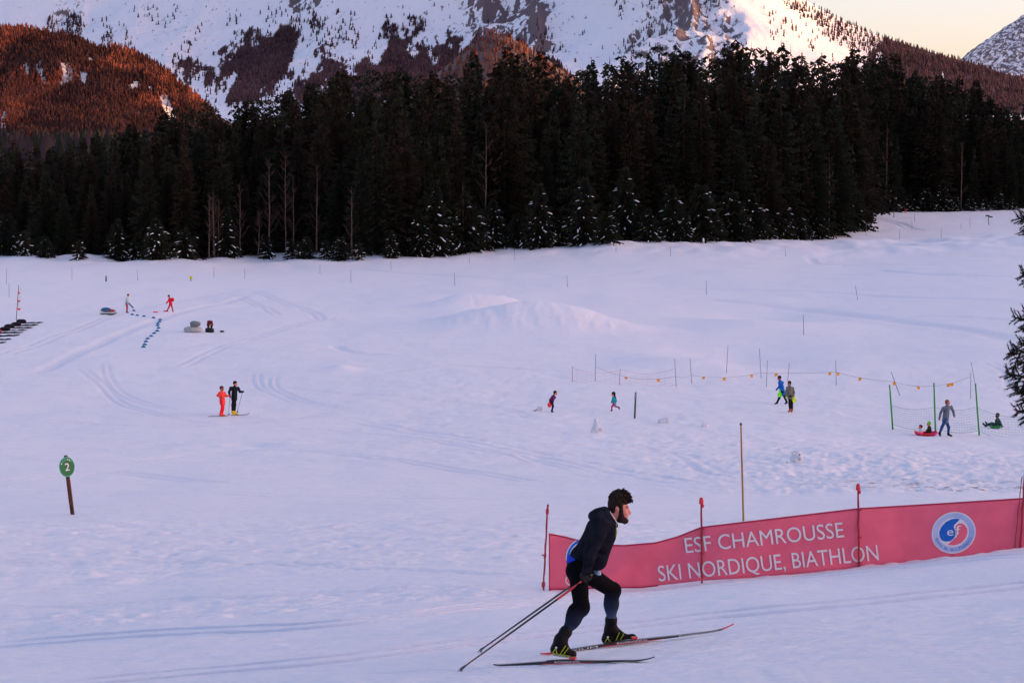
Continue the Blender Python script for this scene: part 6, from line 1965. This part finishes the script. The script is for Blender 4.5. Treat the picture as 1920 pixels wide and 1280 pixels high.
# snow figures
def snow_lump(px, py, w, h, label, parts, seed):
    g = hit(px, py); d = g.y; S = d / FPX
    b = Body(); rn = random.Random(seed); m = MAT['snowfig']
    for (ox, oz, r) in parts:
        c = np.array(g) + np.array([ox * S, 0, oz * S]); b.ell(c, (r[0] * S, (r[0] + r[1]) * .5 * S, r[1] * S), m, k=.12)
        for _ in range(12): b.ell(c + np.array([rn.uniform(-1, 1) * r[0] * S, rn.uniform(-.9, .3) * r[0] * S, rn.uniform(-.8, .8) * r[1] * S]), rn.uniform(.14, .4) * r[0] * S, m, k=.05)
    e = empty('snow_figure', g, label, 'snow figure', 'snow heaps built by children')
    b.attach(e, ['body'], .035)
    return e, g, S
e, g, S = snow_lump(1494, 866, 20, 20, 'stumpy snowman with a dark eye on the trampled snow', [(0, 12, (10, 9.5)), (-1, 3, (10.5, 6))], 1)
k = MB(); k.blob((4 * S, -9.6 * S, 15 * S), (1.7 * S, .8 * S, 1.5 * S)); k.blob((4.5 * S, -10.5 * S, 6 * S), (2.6 * S, .8 * S, .8 * S)); k.build('eye', MAT['bagdark'], e)
k = MB(); k.blob((-19 * S, -2 * S, 1.2 * S), (2 * S, .8 * S, .8 * S)); k.blob((-13 * S, -2 * S, 1.0 * S), (1.2 * S, .8 * S, .7 * S)); o = k.build('glove', MAT['bagdark'], None); o.location = (g.x, g.y, gz(g.x - 16 * S, g.y - 2 * S) - .0); tag(o, 'dark scraps lying on the snow left of the stumpy snowman', 'glove')
snow_lump(1118, 811, 24, 28, 'tall pointed heap of snow in the open field', [(0, 4, (10, 8)), (0, 12, (6, 9)), (-.5, 21, (3.5, 7))], 2)
snow_lump(1244, 793, 22, 10, 'low broken snow wall right of the dark stake', [(-6, 3, (5, 5)), (1, 4, (4, 6)), (8, 4.5, (3.5, 7))], 3)
snow_lump(1013, 770, 8, 8, 'small snow block left of the child in purple', [(0, 4, (5, 5))], 4)
snow_lump(1322, 799, 10, 5, 'small snow clod in the middle of the field', [(0, 2, (6, 3.5))], 5)
g = hit(1004, 771); k = MB(); k.tube([(-.12, 0, .02), (0, 0, .03), (.10, 0, .12)], [.02, .03, .02], 6); o = k.build('twig', MAT['bagdark'], None); o.location = g; tag(o, 'curved dark twig on the snow beside the small snow block', 'twig')

# ------------------------------------------------------------------ people
def disc_sled(W_, c_px, r, mat, label, d, handle=None, name='disc_sledge'):
    """plastic hand sledge (round seat with a grip)"""
    c = pix(c_px[0], c_px[1], d)
    e = empty(name, c, label, 'sledge', 'small plastic sledges')
    m = MB(); n = 20; vs = []
    for y, rr in ((-.02, r * .9), (-.03, r), (.015, r), (.02, r * .6)):
        for i in range(n):
            a = 2 * math.pi * i / n; vs.append((rr * math.cos(a) * .92, y + .02 * math.cos(2 * a), rr * math.sin(a)))
    fs = [tuple(range(n - 1, -1, -1)), tuple(range(3 * n, 4 * n))]
    for k in range(3):
        for i in range(n): i2 = (i + 1) % n; fs.append((k * n + i, k * n + i2, (k + 1) * n + i2, (k + 1) * n + i))
    m.add(vs, fs); m.build('seat', MAT[mat], e)
    h = MB(); tip = Vector((0, 0, r + .16)) if handle is None else Vector(handle)
    h.tube([(0, -.01, r * .8), tip * .9, tip], [.05, .035, .045], 8); h.build('grip', MAT[mat], e)
    return e

def flat_ski(a, b, mat, label, group, lift=.02):
    p, q = hit(*a), hit(*b)
    e = empty('cross_country_ski', p, label, 'ski', group)
    n = 12; V = []; F = []
    u = (q - p); sd = Vector((0, 0, 1)).cross(u.normalized()).normalized()
    for i in range(n + 1):
        t = i / n; c = u * t; c.z += lift + (.10 * ((t - .85) / .15) ** 2 if t > .85 else 0); w = .03 * (1 if t < .9 else .6)
        V += [c - sd * w, c + sd * w, c + sd * w + Vector((0, 0, .02)), c - sd * w + Vector((0, 0, .02))]
        if i:
            k = 4 * i
            for j in range(4): F.append((k - 4 + j, k - 4 + (j + 1) % 4, k + (j + 1) % 4, k + j))
    add_obj('blade', mesh_from('blade', V, F, [MAT[mat]], None, False), e)
def thin_pole(top, bot, label, group, d=None):
    g = hit(*bot); t = pix(top[0], top[1], d or g.y)
    e = empty('ski_pole', g, label, 'ski pole', group)
    m = MB(); m.tube([Vector((0, 0, 0)), t - g], [.010, .014], 6); m.build('shaft', MAT['pole_grey'], e)
    m = MB(); m.tube([(t - g) * .96, (t - g) * 1.04], .02, 6); m.build('grip', MAT['pole_dark'], e)
    m = MB(); m.tube([(t - g) * .04, (t - g) * .05], .045, 8); m.build('basket', MAT['pole_dark'], e)

_, W, d, g = person((415, 780), dict(head=(416, 727.5), neck=(415, 733), shN=(412.2, 735.5, -.1), shF=(420.3, 735.5, .1), elN=(407.8, 741, -.12), haN=(414, 744, -.22), elF=(424, 742, .05), haF=(430, 741.5, 0), pel=(416.8, 751), knN=(416.5, 764, -.08), anN=(413.2, 776.5, -.1), toN=(418, 779, -.14), knF=(418.5, 764, .1), anF=(416.5, 776, .1), toF=(421, 778.5, .06)),
       'skier in a bright red-orange jacket and red trousers standing at left', (240, 66, 70), (232, 26, 52), (225, 70, 50), hat=(78, 40, 44), size=.95, skin=(150, 84, 80),
       extra=lambda b, W, s, up: b.cap(W('pel') - up * .12, W('pel') - up * .02, .135, .14, cloth('black_shorts', (18, 18, 26)), 'shorts', k=.02))
_, W, d, g = person((438, 777.5), dict(head=(441.2, 718.5), neck=(440, 724), shN=(433, 726, -.1), shF=(446.5, 726.5, .1), elN=(429.6, 735, -.1), haN=(431.4, 743, -.2), elF=(449.8, 734, .05), haF=(455, 734, 0), pel=(439.3, 744), knN=(436.3, 758.5, -.08), anN=(436.2, 772, -.08), toN=(441, 776, -.1), knF=(440.5, 758.5, .1), anF=(439.6, 772, .1), toF=(445, 776, .08)),
       'skier in a black jacket and trousers with yellow boots, beside the red-clad skier', (24, 26, 38), (22, 22, 32), (205, 165, 20), hat=(14, 18, 30), size=1.0)
flat_ski((391, 781.5), (431, 780.2), 'pole_dark', 'dark ski under the red-clad skier at left', 'skis of the standing pair')
flat_ski((433, 779), (467, 778.2), 'skiblack', 'dark ski under the black-clad skier with yellow boots', 'skis of the standing pair')
thin_pole((431.5, 742), (428.5, 778), 'thin grey ski pole between the two standing skiers', 'poles of the standing pair')
thin_pole((454.5, 735), (444.6, 773), 'thin grey ski pole in the outer hand of the black-clad skier', 'poles of the standing pair', d)

_, W, d, g = person((1035, 772.4), dict(head=(1041.5, 735), neck=(1038.6, 739.5), shN=(1036, 742, -.1), shF=(1040.8, 743, .1), elN=(1031, 748, -.14), haN=(1030.5, 754.5, -.14), elF=(1037, 751, .1), haF=(1037, 757, .1), pel=(1034, 753), knN=(1036.6, 761, -.06), anN=(1034.4, 769.5, -.06), toN=(1037, 771.2, -.08), knF=(1037, 761, .06), anF=(1034.8, 769.5, .06), toF=(1037.4, 771, .04)),
       'child in a dark purple patterned jacket bending forward with a red disc sledge', (92, 28, 88), (20, 26, 40), (22, 34, 44), hat=(28, 22, 24), size=.68, coat_low=(44, 24, 52))
disc_sled(W, (1030.0, 759.3), .115, 'redplastic', 'round red disc sledge held by the bending child', d - .16, (0, 0, .17))
_, W, d, g = person((1150, 770.4), dict(head=(1149.8, 738.2), neck=(1150.3, 743), shN=(1149, 745.5, -.1), shF=(1153.4, 745.5, .1), elN=(1147.8, 750.5, -.15), haN=(1146.3, 754, -.12), elF=(1155.5, 751, .1), haF=(1154, 755.5, .12), pel=(1151.5, 756), knN=(1147.3, 762, -.06), anN=(1147.2, 768.3, -.06), toN=(1145, 770, -.08), knF=(1154.5, 761.5, .06), anF=(1160.6, 763, .06), toF=(1161.2, 766.5, .06)),
       'child in a teal jacket and pink trousers running left beside the dark stake', (20, 130, 162), (182, 22, 112), (24, 40, 60), hat=None, hair=(20, 26, 30), size=.62, face=-1.0,
       extra=lambda b, W, s, up: b.cap(W('head') + np.array([.05, 0, -.05]), W('head') + np.array([.13, .02, -.22]), .05, .035, cloth('hair', (20, 26, 30)), 'hair', k=.03))
_, W, d, g = person((1463, 757.5), dict(head=(1461, 707.8), neck=(1462.3, 713), shN=(1463, 716, -.15), shF=(1467, 716, .15), elN=(1468, 724, -.22), haN=(1462.3, 731, -.25), elF=(1461, 724, .2), haF=(1456.3, 729.5, .15), pel=(1467, 733.5), knN=(1461, 745.5, -.08), anN=(1457.2, 753.8, -.08), toN=(1453, 756.2, -.1), knF=(1471.8, 745, .1), anF=(1475.3, 753, .1), toF=(1472, 756, .08)),
       'man in a blue and black jacket striding left with a green hand sledge', (24, 84, 190), (16, 16, 26), (16, 14, 24), hat=(24, 20, 30), size=.95, face=-1.0, glove=(20, 22, 40), skin=(150, 70, 74))
disc_sled(W, (1461.9, 739.7), .135, 'lime_plastic', 'bright green hand sledge carried by the man in blue', d - .27)
_, W, d, g = person((1482, 772.6), dict(head=(1479.8, 717.8), neck=(1480.2, 723), shN=(1476.2, 726, -.05), shF=(1486.2, 726.5, .1), elN=(1473.8, 735, -.1), haN=(1474, 743, -.15), elF=(1488.6, 735.5, .0), haF=(1487, 744.5, -.12), pel=(1481.3, 741.5), knN=(1480.5, 755, -.06), anN=(1481.3, 768, -.06), toN=(1478.3, 771, -.14), knF=(1484.6, 755, .06), anF=(1485, 768, .04), toF=(1484, 771.6, -.06)),
       'man in a grey-brown speckled jacket walking with a yellow-green hand sledge', (98, 92, 100), (20, 18, 24), (150, 84, 70), hair=(34, 24, 28), size=1.0, face=-.6, glove=(190, 225, 30), skin=(170, 96, 90))
disc_sled(W, (1489.4, 750.6), .115, 'yellow_plastic', 'yellow-green hand sledge carried by the man in grey', d - .14)
_, W, d, g = person((1772, 818), dict(head=(1776.6, 754.3), neck=(1776, 760.5), shN=(1769, 764.5, -.1), shF=(1783.5, 762.5, .1), elN=(1763.4, 775, -.12), haN=(1761.3, 785.5, -.16), elF=(1787.6, 771.8, .1), haF=(1789, 779.5, .02), pel=(1773, 785), knN=(1766.3, 800.5, -.1), anN=(1761.8, 812.5, -.12), toN=(1763, 816.5, -.2), knF=(1778.8, 801, .1), anF=(1778, 813.5, .1), toF=(1784, 817, .06)),
       'man in a grey-blue jacket and blue jeans standing beside the red sledge', (92, 94, 124), (34, 64, 122), (18, 18, 32), hair=(110, 62, 62), size=1.02, skin=(176, 96, 92), glove=(150, 90, 84))

# red sledge and its two children
def boat_sled(px0, px1, py, mats, label, hgt=.16, wid=.42):
    g = hit((px0 + px1) / 2, py); d = g.y; S = d / FPX; L = (px1 - px0) * S
    e = empty('plastic_sledge', g, label, 'sledge', 'plastic sledges with riders')
    n, mm = 20, 9; V = []; F = []; mi = []
    for i in range(n + 1):
        t = i / n; x = -L / 2 + L * t; en = abs(2 * t - 1)
        w = wid * (1 - en ** 4 * .55); lift = .10 * max(0, en - .75) / .25
        for j in range(mm):
            s = -1 + 2 * j / (mm - 1); z = .02 + lift + hgt * abs(s) ** 3
            V.append((x, w * s, z))
    N = len(V); V += [(x, y * .97, z + .02) for x, y, z in V]
    for i in range(n):
        for j in range(mm - 1):
            q = i * mm + j; F += [(q, q + 1, q + mm + 1, q + mm), (N + q, N + q + mm, N + q + mm + 1, N + q + 1)]; mi += [1 if i > n * .62 else 0] * 2
    for i in range(n):
        a = i * mm; F += [(a, a + mm, N + a + mm, N + a)]; b_ = i * mm + mm - 1; F += [(b_, N + b_, N + b_ + mm, b_ + mm)]; mi += [1 if i > n * .62 else 0] * 2
    add_obj('hull', mesh_from('hull', V, F, [MAT[m] for m in mats], mi, True), e)
    m = MB(); m.tube([(L / 2 - .03, -.1, .16), (L / 2 + .12, 0, .13), (L / 2 - .03, .1, .16)], .012, 6); m.build('tow_cord', MAT['rope'], e)
    return e, g, d
boat_sled(1715, 1757.5, 817.5, ['redplastic', 'pinkplastic'], 'long red and pink plastic sledge carrying two small children')
def seated(base, head, pel, foot, size, label, coat, legs, hat, face, reach):
    s = size; k = 38 * s
    hx, hy = head; px_, py_ = pel; fx, fy = foot
    nk = (hx + (px_ - hx) * .35, hy + 5.2 * s + 1.5)
    kn = ((px_ + fx) / 2, (py_ + fy) / 2 - 3.5 * s)
    return person(base, dict(head=(hx, hy), neck=nk, shN=(nk[0], nk[1] + 2.5 * s, -.16 * s), shF=(nk[0], nk[1] + 2.5 * s, .16 * s), elN=(nk[0] + (reach[0] - nk[0]) * .4, nk[1] + 8 * s, -.22 * s), haN=(reach[0], reach[1], -.18 * s), elF=(nk[0] + (reach[0] - nk[0]) * .4, nk[1] + 8 * s, .22 * s), haF=(reach[0], reach[1], .18 * s),
                        pel=pel, knN=(kn[0], kn[1], -.12 * s), anN=(fx, fy, -.12 * s), toN=(fx + (fx - px_) * .05, fy - 3.5 * s, -.12 * s), knF=(kn[0], kn[1], .12 * s), anF=(fx, fy, .12 * s), toF=(fx + (fx - px_) * .05, fy - 3.5 * s, .12 * s)),
                  label, coat, legs, tuple(int(c * .7) for c in legs), hat=hat, size=size, face=face, sit=True)
seated((1727, 817), (1725.5, 799.5), (1727, 811.5), (1719.5, 813.5), .52, 'small child in a pale jacket and purple hat at the front of the red sledge', (186, 168, 200), (225, 70, 140), (80, 24, 66), -1, (1721, 809))
seated((1742, 817), (1741.5, 793.5), (1743.5, 810.5), (1733.5, 812.5), .66, 'child in a dark olive jacket and bright green hat on the red sledge', (42, 50, 40), (30, 32, 34), (70, 190, 50), -1, (1737, 807))
boat_sled(1855.5, 1877, 803, ['green_plastic', 'green_plastic'], 'green plastic sledge under the reclining person by the net', .13, .36)
person((1866, 803), dict(head=(1870, 778.5), neck=(1870.2, 784), shN=(1869.8, 787, -.18), shF=(1870.4, 787, .18), elN=(1875.5, 792, -.24), haN=(1878.3, 798, -.24), elF=(1875, 792, .24), haF=(1877.5, 798, .24), pel=(1871.5, 797), knN=(1859, 795.5, -.12), anN=(1848, 797.5, -.12), toN=(1843, 793.5, -.12), knF=(1859.5, 793.5, .12), anF=(1851, 795.5, .12), toF=(1848.3, 791, .12)),
       'person in dark clothes leaning back on a green sledge at right', (22, 52, 54), (18, 40, 46), (16, 30, 36), hat=(18, 34, 36), size=.95, face=-1, sit=True, skin=(60, 44, 50))

# far group at the left
_, W, d, g = person((238, 586.4), dict(head=(240.6, 553.4), neck=(239.3, 556.5), shN=(238, 558.3, -.18), shF=(238.4, 558.3, .18), elN=(238, 563.5, -.24), haN=(241, 567.5, -.2), elF=(239, 563.5, .24), haF=(241.3, 568, .12), pel=(237.5, 568.3), knN=(238.2, 577, -.08), anN=(237.4, 584.3, -.08), toN=(239.5, 585.8, -.1), knF=(238.5, 577, .08), anF=(238.2, 584.3, .08), toF=(240.5, 585.8, .06)),
       'trainer in a white top and red trousers laying out blue marker cones', (170, 176, 205), (160, 22, 46), (28, 34, 48), hat=(28, 24, 30), size=1.0)
m = MB(); a = pix(241.5, 568.5, d - .1); b_ = pix(249.3, 576.6, d - .1)
for i in range(9): p = (b_ - a) * (i / 8); q = (b_ - a).normalized() * .045; m.tube([p, p + q], [.10 + .012 * math.sin(i), .07], 10)
o = m.build('stack_of_cones', MAT['conedisc'], None); o.location = a; tag(o, 'slanting stack of blue marker cones held by the white-topped trainer', 'cones')
_, W, d, g = person((318, 584.5), dict(head=(316.3, 555.3), neck=(317.6, 558.3), shN=(318.6, 560.3, -.18), shF=(319, 560.3, .18), elN=(315.5, 564, -.22), haN=(312, 567.7, -.15), elF=(315.6, 564.4, .22), haF=(312.4, 568.2, .12), pel=(320, 568.7), knN=(316.6, 576, -.08), anN=(313.4, 582.6, -.08), toN=(310.5, 584, -.1), knF=(322.4, 576, .08), anF=(324, 582.6, .08), toF=(325, 584.2, .0)),
       'trainer dressed all in red, stooping with legs apart', (206, 22, 50), (172, 22, 48), (120, 26, 44), hat=(28, 30, 40), size=.95, face=-1.0,
       extra=lambda b, W, s, up: (b.ell(W('shN') * .5 + W('shF') * .5 + np.array([.22, 0, -.08]), (.17, .17, .19), cloth('rucksack_fabric', (190, 20, 46)), 'rucksack', k=.05)))
_, W, d, g = person((394, 622), dict(head=(393.4, 608), neck=(393.5, 603.5, -.22), shN=(390.3, 602.3, -.16), shF=(397, 602.3, -.16), elN=(388.8, 608, -.3), haN=(390, 613.5, -.36), elF=(398.5, 608, -.3), haF=(397.5, 613.5, -.36), pel=(393.5, 603.8, .12), knN=(391, 612, .1), anN=(390.8, 620, .1), toN=(390.6, 621.3, -.05), knF=(396.2, 612, .1), anF=(396.4, 620, .1), toF=(396.6, 621.3, -.05)),
       'person in a maroon jacket bent double over a dark bag', (102, 34, 52), (22, 26, 34), (24, 26, 32), hat=(60, 30, 40), size=.95)
